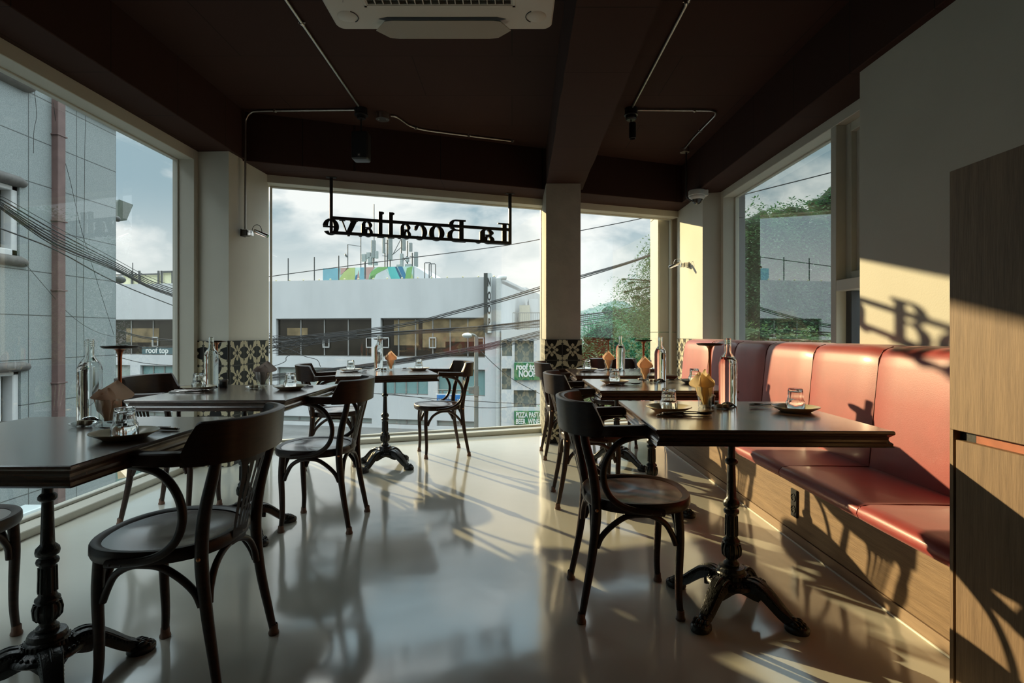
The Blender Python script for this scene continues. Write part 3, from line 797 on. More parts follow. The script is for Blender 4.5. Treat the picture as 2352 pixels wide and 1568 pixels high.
# letters as read from outside; (start, end) along the wall measured from the right-hand post backwards
def px_s(px):
    r = (px - 1176) / F; # point on the sign line seen in that direction, as a length along the sign
    Y = 5.577 / (1 - .3533 * r); X = r * Y
    return (Vector((X, Y, 0)) - W(0, -.10)).dot(WE)
seq = [('L', 1128, 1173, .225), ('a', 1095, 1137, .225), ('B', 1028, 1071, .225), ('o', 986, 1022, .225), ('c', 950, 982, .225), ('a', 914, 945, .225), ('l', 890, 907, .245), ('l', 866, 883, .245), ('a', 824, 857, .225), ('v', 780, 822, .225), ('e', 741, 779, .225)]
for ch, xa, xb, hh in seq:
    sa, sb = px_s(xa), px_s(xb); w = sb - sa
    bm = BM()
    T = lambda x, y: (sb - x * w, 1.972 + y * hh)      # mirrored, since the front faces the street
    for g in GL[ch]:
        if g[0] == 'p':
            pts = [T(*q) for q in g[1]]; n = len(pts)
            a = [bm.verts.new((x, LD0, z)) for x, z in pts]; b = [bm.verts.new((x, LD1, z)) for x, z in pts]
            bm.faces.new(a); bm.faces.new(list(reversed(b)))
            for i in range(n): bm.faces.new((a[i], b[i], b[(i + 1) % n], a[(i + 1) % n]))
        elif g[0] == 'b':
            pts = [T(g[1] + g[3] * math.cos(t), g[2] + g[4] * math.sin(t)) for t in [2 * PI * i / 18 for i in range(18)]]; n = 18
            a = [bm.verts.new((x, LD0, z)) for x, z in pts]; b = [bm.verts.new((x, LD1, z)) for x, z in pts]
            bm.faces.new(a); bm.faces.new(list(reversed(b)))
            for i in range(n): bm.faces.new((a[i], b[i], b[(i + 1) % n], a[(i + 1) % n]))
        else:
            _, cx, cy, rx, ry, ix, iy, a0, a1, icx, icy = g
            full = a1 - a0 >= 360; n = 36
            ts = [math.radians(a0 + (a1 - a0) * i / n) for i in range(n + (0 if full else 1))]
            strip(bm, [T(cx + rx * math.cos(t), cy + ry * math.sin(t)) for t in ts], [T(icx + ix * math.cos(t), icy + iy * math.sin(t)) for t in ts], LD0, LD1, full)
    obj('letter', bm, M_SIGN, sign, ang=40)
    bm = BM()      # stand-off pins holding the letter to the rails
    add_box(bm, (sa + w * .45, .012, 1.980), (sa + w * .55, LD0 + .002, 1.992)); obj('pin', bm, M_SIGN, sign)

# ================================================================ chairs
def make_chair():
    t = empty('bentwood_armchair', '', 'chair')
    # seat ring and dished seat
    def outline(k, n=48, grow=0.0):
        a = 2 * PI * k / n; c, s = math.cos(a), math.sin(a)
        ex = 2.0 / (2.5 if c > 0 else 2.2)
        x = .205 * math.copysign(abs(c) ** ex, c); y = .215 * math.copysign(abs(s) ** (2.0 / 2.4), s)
        l = math.hypot(x, y); x *= (l + grow) / l; y *= (l + grow) / l
        return x + .045, y
    bm = BM(); prof = [(-.030, .438), (-.016, .444), (-.004, .4435), (.0, .438), (.001, .415), (-.003, .405), (-.03, .403)]
    rows = [[bm.verts.new((*outline(k, 48, g), z)) for g, z in prof] for k in range(48)]
    for k in range(48):
        r1, r2 = rows[k], rows[(k + 1) % 48]
        for j in range(len(prof) - 1): bm.faces.new((r1[j], r1[j + 1], r2[j + 1], r2[j]))
    obj('seat_frame', bm, M_CHAIR, t, ang=50)
    bm = BM(); NR = 12; prev = None
    c = bm.verts.new((.045, 0, .427))
    for i in range(1, NR + 1):
        f = i / NR; ring = []
        for k in range(48):
            x, y = outline(k, 48, -.024)
            x = .045 + (x - .045) * f; y *= f
            dx, dy = (x + .02) / .095, y / .115
            z = .437 - .018 * math.exp(-(dx * dx + dy * dy)) - .003 * math.exp(-((y / .05) ** 2 + ((x - .16) / .07) ** 2)) * -1
            ring.append(bm.verts.new((x, y, z)))
        for k in range(48):
            q = (k + 1) % 48
            if prev is None: bm.faces.new((c, ring[k], ring[q]))
            else: bm.faces.new((prev[k], ring[k], ring[q], prev[q]))
        prev = ring
    obj('seat', bm, M_SEAT, t, ang=60)
    # legs
    for sy in (-1, 1):
        pts = catmull([(.175, sy * .150, .405), (.182, sy * .150, .30), (.178, sy * .150, .18), (.176, sy * .153, .09), (.182, sy * .158, .004)], 4)
        bm = BM(); add_tube(bm, pts, [.0175 - .0055 * i / (len(pts) - 1) for i in range(len(pts))], 12); lg = obj('leg', bm, M_CHAIR, t, ang=60)
        bm = BM(); add_lathe(bm, [(0, 0), (.017, 0), (.0185, .004), (.0175, .010), (.0150, .014), (.0142, .034), (.012, .036)], 16, Matrix.Translation((.181, sy * .158, 0))); obj('foot_cap', bm, M_CAP, lg)
        pts = catmull([(-.190, sy * .178, .004), (-.172, sy * .172, .10), (-.150, sy * .165, .22), (-.135, sy * .165, .34), (-.132, sy * .168, .43), (-.145, sy * .175, .54), (-.172, sy * .180, .65), (-.180, sy * .180, .69)], 4)
        n = len(pts); bm = BM(); add_tube(bm, pts, [.012 + .0065 * min(1, i / (n * .45)) - .004 * max(0, (i / n - .6) / .4) for i in range(n)], 12); lg = obj('leg', bm, M_CHAIR, t, ang=60)
        bm = BM(); add_lathe(bm, [(0, 0), (.017, 0), (.0185, .004), (.0175, .010), (.0150, .014), (.0142, .034), (.012, .036)], 16, Matrix.Translation((-.189, sy * .178, 0))); obj('foot_cap', bm, M_CAP, lg)
        bm = BM(); add_sphere(bm, (-.133, sy * .1855, .412), .0062, 10, 6); obj('bolt', bm, M_BRASS, t)
    # arched braces under the seat: two sides, front, back
    def brace(p):
        bm = BM(); add_tube(bm, catmull(p, 5), .0108, 10); obj('brace', bm, M_CHAIR, t, ang=60)
    for s in (-1, 1):
        brace([(.166, s * .152, .275), (.150, s * .154, .315), (.120, s * .165, .360), (.070, s * .178, .390), (.025, s * .183, .396), (-.025, s * .180, .388), (-.075, s * .172, .352), (-.112, s * .166, .31), (-.130, s * .165, .27)])
    brace([(.178, -.134, .275), (.178, -.125, .325), (.174, -.085, .375), (.17, 0, .396), (.174, .085, .375), (.178, .125, .325), (.178, .134, .275)])
    brace([(-.143, -.146, .27), (-.140, -.132, .32), (-.136, -.088, .372), (-.132, 0, .395), (-.136, .088, .372), (-.140, .132, .32), (-.143, .146, .27)])
    # arm and back rail: one bent U
    U = [(.092, -.234, .718), (.02, -.241, .715), (-.08, -.238, .712), (-.155, -.215, .710), (-.205, -.165, .708), (-.232, -.09, .707), (-.240, 0, .707), (-.232, .09, .707), (-.205, .165, .708), (-.155, .215, .710), (-.08, .238, .712), (.02, .241, .715), (.092, .234, .718)]
    P = catmull(U, 5)
    sec = [(-1, -.8), (-.8, -1), (.8, -1), (1, -.8), (1, .8), (.8, 1), (-.8, 1), (-1, .8)]
    bm = BM(); add_tube(bm, P, 0, sec=sec, scale=[(.0235 if abs(p.y) > .2 and p.x > -.10 else .0145, .0185) for p in P], up=(0, 0, 1)); obj('arm_rail', bm, M_CHAIR, t, ang=40)
    # raised crest with slanted ends
    half = catmull([(-.112, -.229, .711)] + U[3:10] + [(-.112, .229, .711)], 8)
    bm = BM(); Lh = len(half); rows = []
    for i, p in enumerate(half):
        u = abs(2 * i / (Lh - 1) - 1)
        top = .812 if u < .80 else .812 - (u - .80) / .20 * .082
        tn = (half[min(i + 1, Lh - 1)] - half[max(i - 1, 0)]); tn.z = 0; tn.normalize(); sd = Vector((-tn.y, tn.x, 0))
        out = -sd if sd.dot(Vector((-1, 0, 0)) if abs(p.y) < .2 else Vector((0, p.y, 0))) > 0 else sd
        th = .0170
        lo = .6895
        lean = lambda z: Vector((-.10 * (z - .70) * (1 - u * .6), 0, 0))
        o_ = [p - out * -th, p - out * th]
        q = [(o_[0], lo), (o_[0], top - .004), (o_[0].lerp(o_[1], .3), top), (o_[0].lerp(o_[1], .7), top), (o_[1], top - .004), (o_[1], lo)]
        rows.append([bm.verts.new(Vector((v.x, v.y, z)) + lean(z)) for v, z in q])
    for r1, r2 in zip(rows[:-1], rows[1:]):
        for j in range(6):
            k = (j + 1) % 6; bm.faces.new((r1[j], r1[k], r2[k], r2[j]))
    bm.faces.new(rows[0]); bm.faces.new(list(reversed(rows[-1])))
    obj('crest_rail', bm, M_CHAIR, t, ang=40)
    # slotted fan splat
    us = [0]; 
    for k in range(5):
        us.append(us[-1] + .145)
        if k < 4: us.append(us[-1] + .06875)
    rows = []; bm = BM(); ts = [0, .10, .16, .3, .45, .6, .75, .86, .90, 1.0]
    for tt in ts:
        z = .398 + (.700 - .398) * tt
        w = .043 + .030 * tt ** 1.0 + .028 * max(0, tt - .8) / .2
        row = []
        for u in us:
            y = (u - .5) * 2 * w
            x = -.158 - .072 * tt ** 1.25 + 1.1 * y * y * (1 + tt * 1.2)
            row.append(bm.verts.new((x, y, z)))
        rows.append(row)
    for i in range(len(ts) - 1):
        for k in range(len(us) - 1):
            if k % 2 == 1 and .16 <= ts[i] and ts[i + 1] <= .87: continue
            bm.faces.new((rows[i][k], rows[i][k + 1], rows[i + 1][k + 1], rows[i + 1][k]))
    bmesh.ops.solidify(bm, geom=bm.faces[:], thickness=.009)
    spl = obj('back_splat', bm, M_CHAIR, t, ang=40)
    text_mesh('maker_mark', 'Paged', .011, .0002, mat('pale_mark', (.45, .44, .40), .5, noise=.02), spl, Matrix.Translation((-.1685, -.012, .428)) @ Matrix.Rotation(math.radians(-90), 4, 'Z') @ Matrix.Rotation(PI / 2, 4, 'X'), .0002)
    # bent arm supports
    for s in (-1, 1):
        pts = catmull([(.060, s * .238, .698), (.010, s * .240, .695), (-.060, s * .239, .672), (-.102, s * .237, .620), (-.118, s * .235, .560), (-.106, s * .232, .500), (-.070, s * .228, .455), (-.015, s * .224, .428), (.055, s * .222, .418), (.105, s * .219, .414)], 5)
        bm = BM(); add_tube(bm, pts, .0118, 12); obj('arm_support', bm, M_CHAIR, t, ang=60)
        bm = BM()
        for x in (.055, .088): add_sphere(bm, (x, s * .231, .416), .004, 8, 5)
        obj('screw', bm, M_CAPD, t)
    return t
chair0 = make_chair()
GC = 'bentwood armchairs around the tables'
CH = [(-1.03, 1.735, 180, 'large bentwood armchair in the left foreground at the nearest table'),
      (-1.925, 1.75, 0, 'bentwood armchair cut off by the bottom left edge of the photo'),
      (-1.985, 3.185, 0, 'bentwood armchair by the left window, mostly behind the nearest table'),
      (-1.05, 3.045, 180, 'bentwood armchair on the aisle side of the middle left table'),
      (-1.475, 4.40, 19, 'bentwood armchair left of the table in front of the back window'),
      (-.61, 4.79, 200, 'bentwood armchair right of the table in front of the back window'),
      (.46, 4.72, 2, 'bentwood armchair on the aisle side of the rear bench table'),
      (.465, 3.45, 0, 'bentwood armchair on the aisle side of the middle bench table'),
      (.443, 2.165, 0, 'bentwood armchair with a sunlit seat at the front bench table'),
      (.985, 5.17, 270, 'bentwood armchair behind the rear bench table, facing the room')]
for x, y, a, lb in CH: place(chair0, USED, (x, y, 0), math.radians(a), lb, 'chair', GC)

# ================================================================ tables
def make_table():
    t = empty('pedestal_table', '', 'table')
    h = .375
    prof = [(0, 0), (-.004, .003), (-.004, .012), (-.010, .016), (-.013, .022), (-.012, .030), (-.006, .036), (-.001, .040), (0, .044), (-.001, .050), (-.004, .052)]
    bm = BM(); rows = []
    for inset, dz in [(i, .698 + z) for i, z in prof]:
        q = h + inset; rows.append([bm.verts.new((sx * q, sy * q, dz)) for sx, sy in ((1, 1), (-1, 1), (-1, -1), (1, -1))])
    for r1, r2 in zip(rows[:-1], rows[1:]):
        for i in range(4): bm.faces.new((r1[i], r1[(i + 1) % 4], r2[(i + 1) % 4], r2[i]))
    bm.faces.new(rows[0]); bm.faces.new(rows[-1])
    obj('tabletop', bm, M_TABLE, t, ang=20)
    bm = BM(); add_lathe(bm, [(0, .697), (.085, .697), (.085, .691), (.020, .686), (.0125, .675), (.0135, .60), (.0145, .578), (.020, .574), (.024, .568), (.024, .560), (.020, .555), (.0145, .552), (.0165, .47), (.0180, .425), (.022, .420), (.029, .412), (.031, .402), (.029, .392), (.021, .387), (.021, .383), (.027, .379), (.029, .372), (.027, .365), (.020, .362), (.021, .35), (.0225, .275), (.024, .268), (.031, .262), (.032, .256), (.026, .252), (.029, .246), (.034, .235), (.035, .220), (.032, .205), (.024, .195), (.020, .188), (.022, .180), (.028, .176), (.030, .168), (.026, .162), (.034, .158), (.040, .152)], 32)
    obj('column', bm, M_IRON, t, ang=50)
    bm = BM()
    for k in range(12):       # flutes and leaf ribs cast on the column
        a = 2 * PI * k / 12; c, s = math.cos(a), math.sin(a)
        add_tube(bm, [(.0215 * c, .0215 * s, .355), (.0228 * c, .0228 * s, .28)], .0028, 6)
        add_tube(bm, [(.031 * c, .031 * s, .248), (.0355 * c, .0355 * s, .230), (.0335 * c, .0335 * s, .208), (.025 * c, .025 * s, .197)], .0035, 6)
    obj('column_ribs', bm, M_IRON, t, ang=50)
    bm = BM(); add_lathe(bm, [(.020, .165), (.046, .160), (.050, .152), (.050, .143), (.056, .138), (.058, .122), (.066, .118), (.072, .114), (.082, .112), (.090, .106), (.092, .098), (.086, .092), (.06, .085), (0, .085)], 40)
    hub = obj('hub', bm, M_IRON, t, ang=45)
    bm = BM()
    for k in range(30):
        a = 2 * PI * k / 30; add_sphere(bm, (.080 * math.cos(a), .080 * math.sin(a), .1145), .0062, 6, 4, (1, 1, .8))
    for k in range(28):
        a = 2 * PI * k / 28; add_box(bm, (.0555, -.0028, .124), (.0600, .0028, .137), 0, Matrix.Rotation(a, 4, 'Z'))
    obj('bead_ring', bm, M_IRON, hub, ang=60)
    for k in range(4):
        R = Matrix.Rotation(PI / 4 + k * PI / 2, 4, 'Z')
        bm = BM()
        pts = catmull([(.045, 0, .098), (.085, 0, .112), (.120, 0, .102), (.155, 0, .076), (.190, 0, .046), (.222, 0, .026)], 4); n = len(pts)
        sec = [(-1, -.8), (-.5, -1), (.5, -1), (1, -.8), (.75, .2), (.85, .9), (.5, 1), (-.5, 1), (-.85, .9), (-.75, .2)]
        add_tube(bm, pts, 0, sec=sec, scale=[((.034 - .017 * i / n), (.026 - .008 * i / n)) for i in range(n)], up=(0, 0, 1), M=R)
        lg = obj('leg', bm, M_IRON, t, ang=45)
        bm = BM()      # scroll ribs and beads along the leg
        for s in (-1, 1):
            add_tube(bm, [R @ (p + Vector((0, s * (.026 - .012 * i / n), .022 - .006 * i / n))) for i, p in enumerate(pts[2:-2])], .0035, 6)
            for i in range(2, n - 3, 1): add_sphere(bm, R @ (pts[i] + Vector((0, s * (.030 - .016 * i / n), .012))), .0042, 6, 4)
        add_tube(bm, [R @ (p + Vector((0, 0, .026 - .008 * i / n))) for i, p in enumerate(pts[2:-2])], .004, 6)
        obj('scroll', bm, M_IRON, lg, ang=60)
        bm = BM()      # round pad with a clawed paw
        RT = R @ Matrix.Translation((.238, 0, 0))
        add_lathe(bm, [(0, 0), (.034, 0), (.037, .006), (.037, .018), (.033, .024), (.020, .028), (0, .030)], 24, RT @ Matrix.Diagonal((1.15, .95, 1, 1)))
        for j, yy in enumerate((-.021, -.007, .007, .021)):
            add_sphere(bm, (.010 - abs(yy) * .5, yy, .030), .0095, 8, 6, (1.7, .85, 1.2), RT)
            add_sphere(bm, (.027 - abs(yy) * .5, yy, .024), .0075, 8, 6, (1.2, .85, 1.0), RT)
        add_sphere(bm, (-.014, 0, .036), .014, 8, 6, (1.3, 1.2, .9), RT)
        obj('foot', bm, M_IRON, lg, ang=60)
    for k in range(4):      # webs between neighbouring legs
        R = Matrix.Rotation(k * PI / 2, 4, 'Z'); bm = BM()
        pts = [Vector((.075 - .010 * math.cos((i / 10 - .5) * PI), (i / 10 - .5) * .15, .088 + .010 * math.cos((i / 10 - .5) * PI * 2))) for i in range(11)]
        add_tube(bm, pts, 0, sec=[(-1, -1), (1, -1), (1, 1), (-1, 1)], scale=[(.007, .020 - .008 * math.cos((i / 10 - .5) * PI)) for i in range(11)], up=(0, 0, 1), M=R)
        obj('web', bm, M_IRON, hub, ang=50)
    return t
table0 = make_table()
GT = 'square pedestal tables'
TB = {
 'A': (.850, 2.100, -2.0, 'front bench table', 'square dark walnut pedestal table nearest the camera by the red bench'),
 'B': (.850, 3.300, 0.0, 'middle bench table', 'square dark pedestal table, second along the red bench'),
 'C': (.840, 4.350, 0.0, 'rear bench table', 'square dark pedestal table farthest along the red bench'),
 'D': (-1.015, 4.335, 17.0, 'back window table', 'square dark pedestal table standing in front of the back window'),
 'E': (-1.425, 2.885, 0.0, 'middle left table', 'square dark pedestal table beside the left corner column'),
 'F': (-1.405, 1.640, 0.0, 'nearest left table', 'square dark pedestal table in the left foreground'),
}
TT = .7505
for k, (x, y, a, nm, lb) in TB.items(): place(table0, USED, (x, y, 0), math.radians(a), lb, 'table', GT)

# ================================================================ things on the tables
def make_plate(m):
    o = empty('plate', '', 'plate')
    bm = BM(); add_lathe(bm, [(0, .004), (.040, .004), (.052, .006), (.066, .014), (.084, .0205), (.0875, .0215), (.0880, .0195), (.0865, .0180), (.068, .0085), (.056, .001), (.054, 0), (.050, 0), (.048, .0015), (0, .0015)], 48)
    obj('dish', bm, m, o, ang=50); return o
def make_tumbler(inv=True):
    """faceted glass; inverted it stands on its mouth"""
    bm = BM(); seg = 36
    prof = [(0, .0), (.0245, 0), (.0262, .004), (.0275, .030), (.0290, .045), (.0330, .050), (.0340, .056), (.0350, .0855), (.0345, .087), (.0335, .0855), (.0318, .058), (.0262, .048), (.0245, .014), (.020, .011), (0, .010)]
    if inv: prof = [(r, .087 - z) for r, z in prof]
    rings = []
    for r, z in prof:
        if r == 0: rings.append([bm.verts.new((0, 0, z))]); continue
        lowz = (.087 - z) if inv else z
        rings.append([bm.verts.new(((r * (1 + (.035 * math.cos(9 * 2 * PI * i / seg) if lowz < .06 and r > .026 else 0))) * math.cos(2 * PI * i / seg), (r * (1 + (.035 * math.cos(9 * 2 * PI * i / seg) if lowz < .06 and r > .026 else 0))) * math.sin(2 * PI * i / seg), z)) for i in range(seg)])
    for a, b in zip(rings[:-1], rings[1:]):
        for i in range(seg):
            j = (i + 1) % seg
            if len(a) == 1: bm.faces.new((a[0], b[i], b[j]))
            elif len(b) == 1: bm.faces.new((a[i], a[j], b[0]))
            else: bm.faces.new((a[i], a[j], b[j], b[i]))
    return obj('tumbler', bm, M_GLASS, None, ang=40)
def make_bottle():
    o = empty('water_bottle', '', 'bottle')
    bm = BM()
    outer = [(0, .022), (.012, .018), (.024, .004), (.030, 0), (.0345, .001), (.0365, .006), (.0368, .175), (.0355, .190), (.0300, .205), (.0215, .217), (.0155, .226), (.0138, .235), (.0132, .262)]
    for i in range(3): z = .262 + i * .0075; outer += [(.0132, z), (.0150, z + .0015), (.0150, z + .004), (.0132, z + .0055)]
    outer += [(.0132, .286), (.0125, .288), (.0100, .287), (.0100, .235), (.0112, .226), (.0170, .214), (.0200, .208), (0, .207)]
    add_lathe(bm, outer, 40); obj('glass_body', bm, M_BOTTLE, o, ang=40)
    return o
def make_lamp():
    o = empty('table_lamp', '', 'lamp')
    bm = BM(); add_lathe(bm, [(0, 0), (.036, 0), (.038, .003), (.036, .007), (.012, .012), (.006, .016)], 32); obj('base', bm, M_BRONZE, o)
    bm = BM(); add_lathe(bm, [(.0065, .012), (.0062, .16), (.0066, .225), (.0085, .240), (.014, .250), (.022, .2545)], 24); obj('stem', bm, M_COPPER, o)
    bm = BM(); add_lathe(bm, [(0, .252), (.022, .2535), (.048, .2550), (.055, .2595), (.0575, .2635), (.0560, .2645), (.050, .2605), (0, .2590)], 40); obj('disc_shade', bm, M_BRONZE, o)
    return o
def make_dish():
    bm = BM(); seg = 36
    prof = [(0, .003), (.026, .003), (.033, .006), (.041, .011), (.0435, .0115), (.0425, .009), (.034, .0025), (.026, 0), (0, 0)]
    rings = []
    for r, z in prof:
        rings.append([bm.verts.new((0, 0, z))] if r == 0 else [bm.verts.new((r * (1 + (.03 * (i % 2) if r > .04 else 0)) * math.cos(2 * PI * i / seg), r * (1 + (.03 * (i % 2) if r > .04 else 0)) * math.sin(2 * PI * i / seg), z)) for i in range(seg)])
    for a, b in zip(rings[:-1], rings[1:]):
        for i in range(seg):
            j = (i + 1) % seg
            if len(a) == 1: bm.faces.new((a[0], b[i], b[j]))
            elif len(b) == 1: bm.faces.new((a[i], a[j], b[0]))
            else: bm.faces.new((a[i], a[j], b[j], b[i]))
    return obj('glass_dish', bm, M_GLASS, None, ang=40)
def make_tablet():
    bm = BM(); add_lathe(bm, [(0, 0), (.0095, 0), (.0108, .0015), (.0108, .0135), (.0095, .015), (0, .015)], 24)
    return obj('pressed_towel_tablet', bm, M_TABLET, None, ang=50)
def make_jar():
    o = empty('pepper_jar', '', 'jar')
    bm = BM(); add_lathe(bm, [(0, 0), (.021, 0), (.0225, .003), (.0225, .030), (.021, .033), (0, .033)], 28); obj('body', bm, M_DARKP, o)
    bm = BM(); add_lathe(bm, [(0, .0325), (.0235, .0325), (.0245, .035), (.0245, .041), (.0225, .044), (0, .044)], 28); obj('lid', bm, mat('glass_lid', (.25, .25, .24), .1, noise=.1), o)
    return o
M_CUT = mat('polished_cutlery', (.42, .40, .38), .22, metal=1.0, noise=.15, nscale=50)
def make_knife():
    bm = BM()
    add_prism(bm, [(-.10, -.005), (-.095, -.008), (-.03, -.006), (0, -.0045), (.01, -.009), (.08, -.009), (.098, -.003), (.10, .003), (.09, .005), (0, .0045), (-.03, .006), (-.095, .008), (-.10, .005)], .0015, .0042)
    add_box(bm, (-.098, -.0065, 0), (-.005, .0065, .007), .002); return obj('knife', bm, M_CUT, None, ang=40)
def make_spoon():
    bm = BM(); sec = [(-1, 0), (-.6, .8), (.6, .8), (1, 0), (.6, -.8), (-.6, -.8)]
    add_tube(bm, [(-.10, 0, .003), (-.05, 0, .004), (0, 0, .006), (.045, 0, .005)], 0, sec=sec, scale=[(.008, .0016), (.0055, .002), (.0035, .002), (.004, .0018)], up=(0, 0, 1))
    n = 20; rings = []
    for q, z0 in ((1.0, .0065), (.75, .002), (.4, -.0005)):
        rings.append([bm.verts.new((.070 + .031 * q * math.cos(2 * PI * i / n), .019 * q * math.sin(2 * PI * i / n), z0 + .002)) for i in range(n)])
    c = bm.verts.new((.07, 0, .0008))
    for a, b in zip(rings[:-1], rings[1:]):
        for i in range(n): bm.faces.new((a[i], a[(i + 1) % n], b[(i + 1) % n], b[i]))
    for i in range(n): bm.faces.new((rings[-1][i], rings[-1][(i + 1) % n], c))
    return obj('spoon', bm, M_CUT, None, ang=50)
def make_fork():
    bm = BM(); sec = [(-1, 0), (-.6, .8), (.6, .8), (1, 0), (.6, -.8), (-.6, -.8)]
    add_tube(bm, [(-.10, 0, .003), (-.05, 0, .004), (0, 0, .006), (.04, 0, .004), (.052, 0, .002)], 0, sec=sec, scale=[(.008, .0016), (.0055, .002), (.0035, .002), (.006, .0016), (.011, .0014)], up=(0, 0, 1))
    for k in range(4):
        y = -.0093 + k * .0062
        add_tube(bm, [(.050, y, .002), (.072, y, .0015), (.10, y * .9, .006)], 0, sec=sec, scale=[(.0022, .0013), (.0018, .0012), (.001, .0009)], up=(0, 0, 1))
    return obj('fork', bm, M_CUT, None, ang=50)
def make_napkin(m, variant):
    """paper napkin folded to a diamond, tip up, pushed into a glass"""
    bm = BM()
    def sheet(off, hw, top, turn, fold, ox=0.0, tilt=0.0, wave=.004, foot=.016):
        """square sheet on its corner: half width hw, tip at height top, folded about its middle by fold, bottom gathered"""
        nu, nv = 14, 18; g = []
        ca, sa = math.cos(turn), math.sin(turn)
        for j in range(nv + 1):
            v = j / nv; row = []
            w = foot + (hw - foot) * max(0, (v - .22) / .42) ** .85 if v < .64 else hw * (1 - (v - .64) / .36) + .0006
            if v < .22: w = foot * (.55 + .45 * v / .22)
            for i in range(nu + 1):
                u = 2 * i / nu - 1
                x = u * w; y = off + fold * (u * w) ** 2 / .05 * (1.2 - v) + wave * math.sin(3 * u + 5 * v) - tilt * v * v
                z = .012 + (top - .012) * v
                zz = z - .045; lim = .03 + max(0, zz) * 2
                r = math.hypot(x, y)
                if z < .088 and r > .027: x *= .027 / r; y *= .027 / r
                x2 = x + ox * v
                row.append(bm.verts.new((x2 * ca - y * sa, x2 * sa + y * ca, z)))
            g.append(row)
        fs = []
        for j in range(nv):
            for i in range(nu): fs.append(bm.faces.new((g[j][i], g[j][i + 1], g[j + 1][i + 1], g[j + 1][i])))
        bmesh.ops.solidify(bm, geom=fs, thickness=.0018)
    if variant == 0:
        sheet(.006, .052, .165, 0, -.30); sheet(-.004, .050, .150, .12, -.55, .004)
    elif variant == 1:
        sheet(.008, .058, .158, .5, -.35, .012); sheet(-.004, .052, .150, -.5, -.45, -.022); sheet(.0, .040, .140, .1, .4, .020)
    else:
        sheet(.006, .064, .150, .35, -.25, .026, .01); sheet(-.006, .055, .128, -.35, -.45, .040, .02); sheet(.002, .050, .120, .2, .25, -.030)
    return obj('paper_napkin', bm, m, None, ang=60)

P_PLATE = make_plate(M_PLATE); P_TUM = make_tumbler(True); P_NGL = make_tumbler(False); P_NGL.data.materials[0] = G_THIN
P_BOT = make_bottle(); P_LAMP = make_lamp(); P_DISH = make_dish(); P_DISH.data.materials[0] = G_THIN; P_TAB = make_tablet(); P_JAR = make_jar()
P_KN = make_knife(); P_SP = make_spoon(); P_FK = make_fork()
P_NAP = [make_napkin(M_NAP, 0), make_napkin(M_NAPY, 1), make_napkin(M_NAP, 2), make_napkin(M_NAPG, 2)]

def local(k, dx, dy):
    x, y, a, _, _ = TB[k]; a = math.radians(a)
    return (x + dx * math.cos(a) - dy * math.sin(a), y + dx * math.sin(a) + dy * math.cos(a))
def put(proto, k, dx, dy, z, rz, label, cat, group):
    x, y = local(k, dx, dy)
    return place(proto, USED, (x, y, z), math.radians(rz + TB[k][2]), label, cat, group)
# table key: settings [(side word, x, y)], bottle, napkin glass, napkin proto + turn, dish, lamp, jar
LAY = {
 'A': dict(set=[('aisle side', -.230, .040, 0), ('bench side', .270, .055, 180)], bot=(.060, .205), ng=(-.050, .160), nap=(1, 10), dish=(.010, .128), lamp=(.020, .315), jar=(-.005, .245)),
 'B': dict(set=[('aisle side', -.220, .030, 0), ('bench side', .280, .060, 180)], bot=(.105, .190), ng=(.010, .215), nap=(0, 0), dish=(.040, .120), lamp=(.030, .330), jar=None),
 'C': dict(set=[('aisle side', -.225, .090, 0), ('bench side', .280, .110, 180)], bot=(.068, .190), ng=(-.030, .210), nap=(0, 0), dish=(.035, .120), lamp=(-.010, .330), jar=None),
 'D': dict(set=[('left side', -.262, .133, 0), ('right side', .285, .130, 180)], bot=(-.035, .255), ng=(.060, .205), nap=(0, -10), dish=(.000, .175), lamp=(-.020, .335), jar=None),
 'E': dict(set=[('window side', -.285, .075, 0), ('aisle side', .200, .110, 180)], bot=(-.295, .215), ng=(-.020, .255), nap=(3, 0), dish=(-.023, .155), lamp=(-.328, .330), jar=(-.235, .235)),
 'F': dict(set=[('aisle side', .262, -.040, 180)], bot=(-.075, .260), ng=(.035, .200), nap=(2, 0), dish=(-.022, .170), lamp=(.005, .295), jar=None),
}
TN = {k: v[3] for k, v in TB.items()}
NAPW = {0: 'peach folded paper napkin', 1: 'straw-yellow folded paper napkin', 2: 'orange-brown folded paper napkin', 3: 'grey-brown folded paper napkin'}
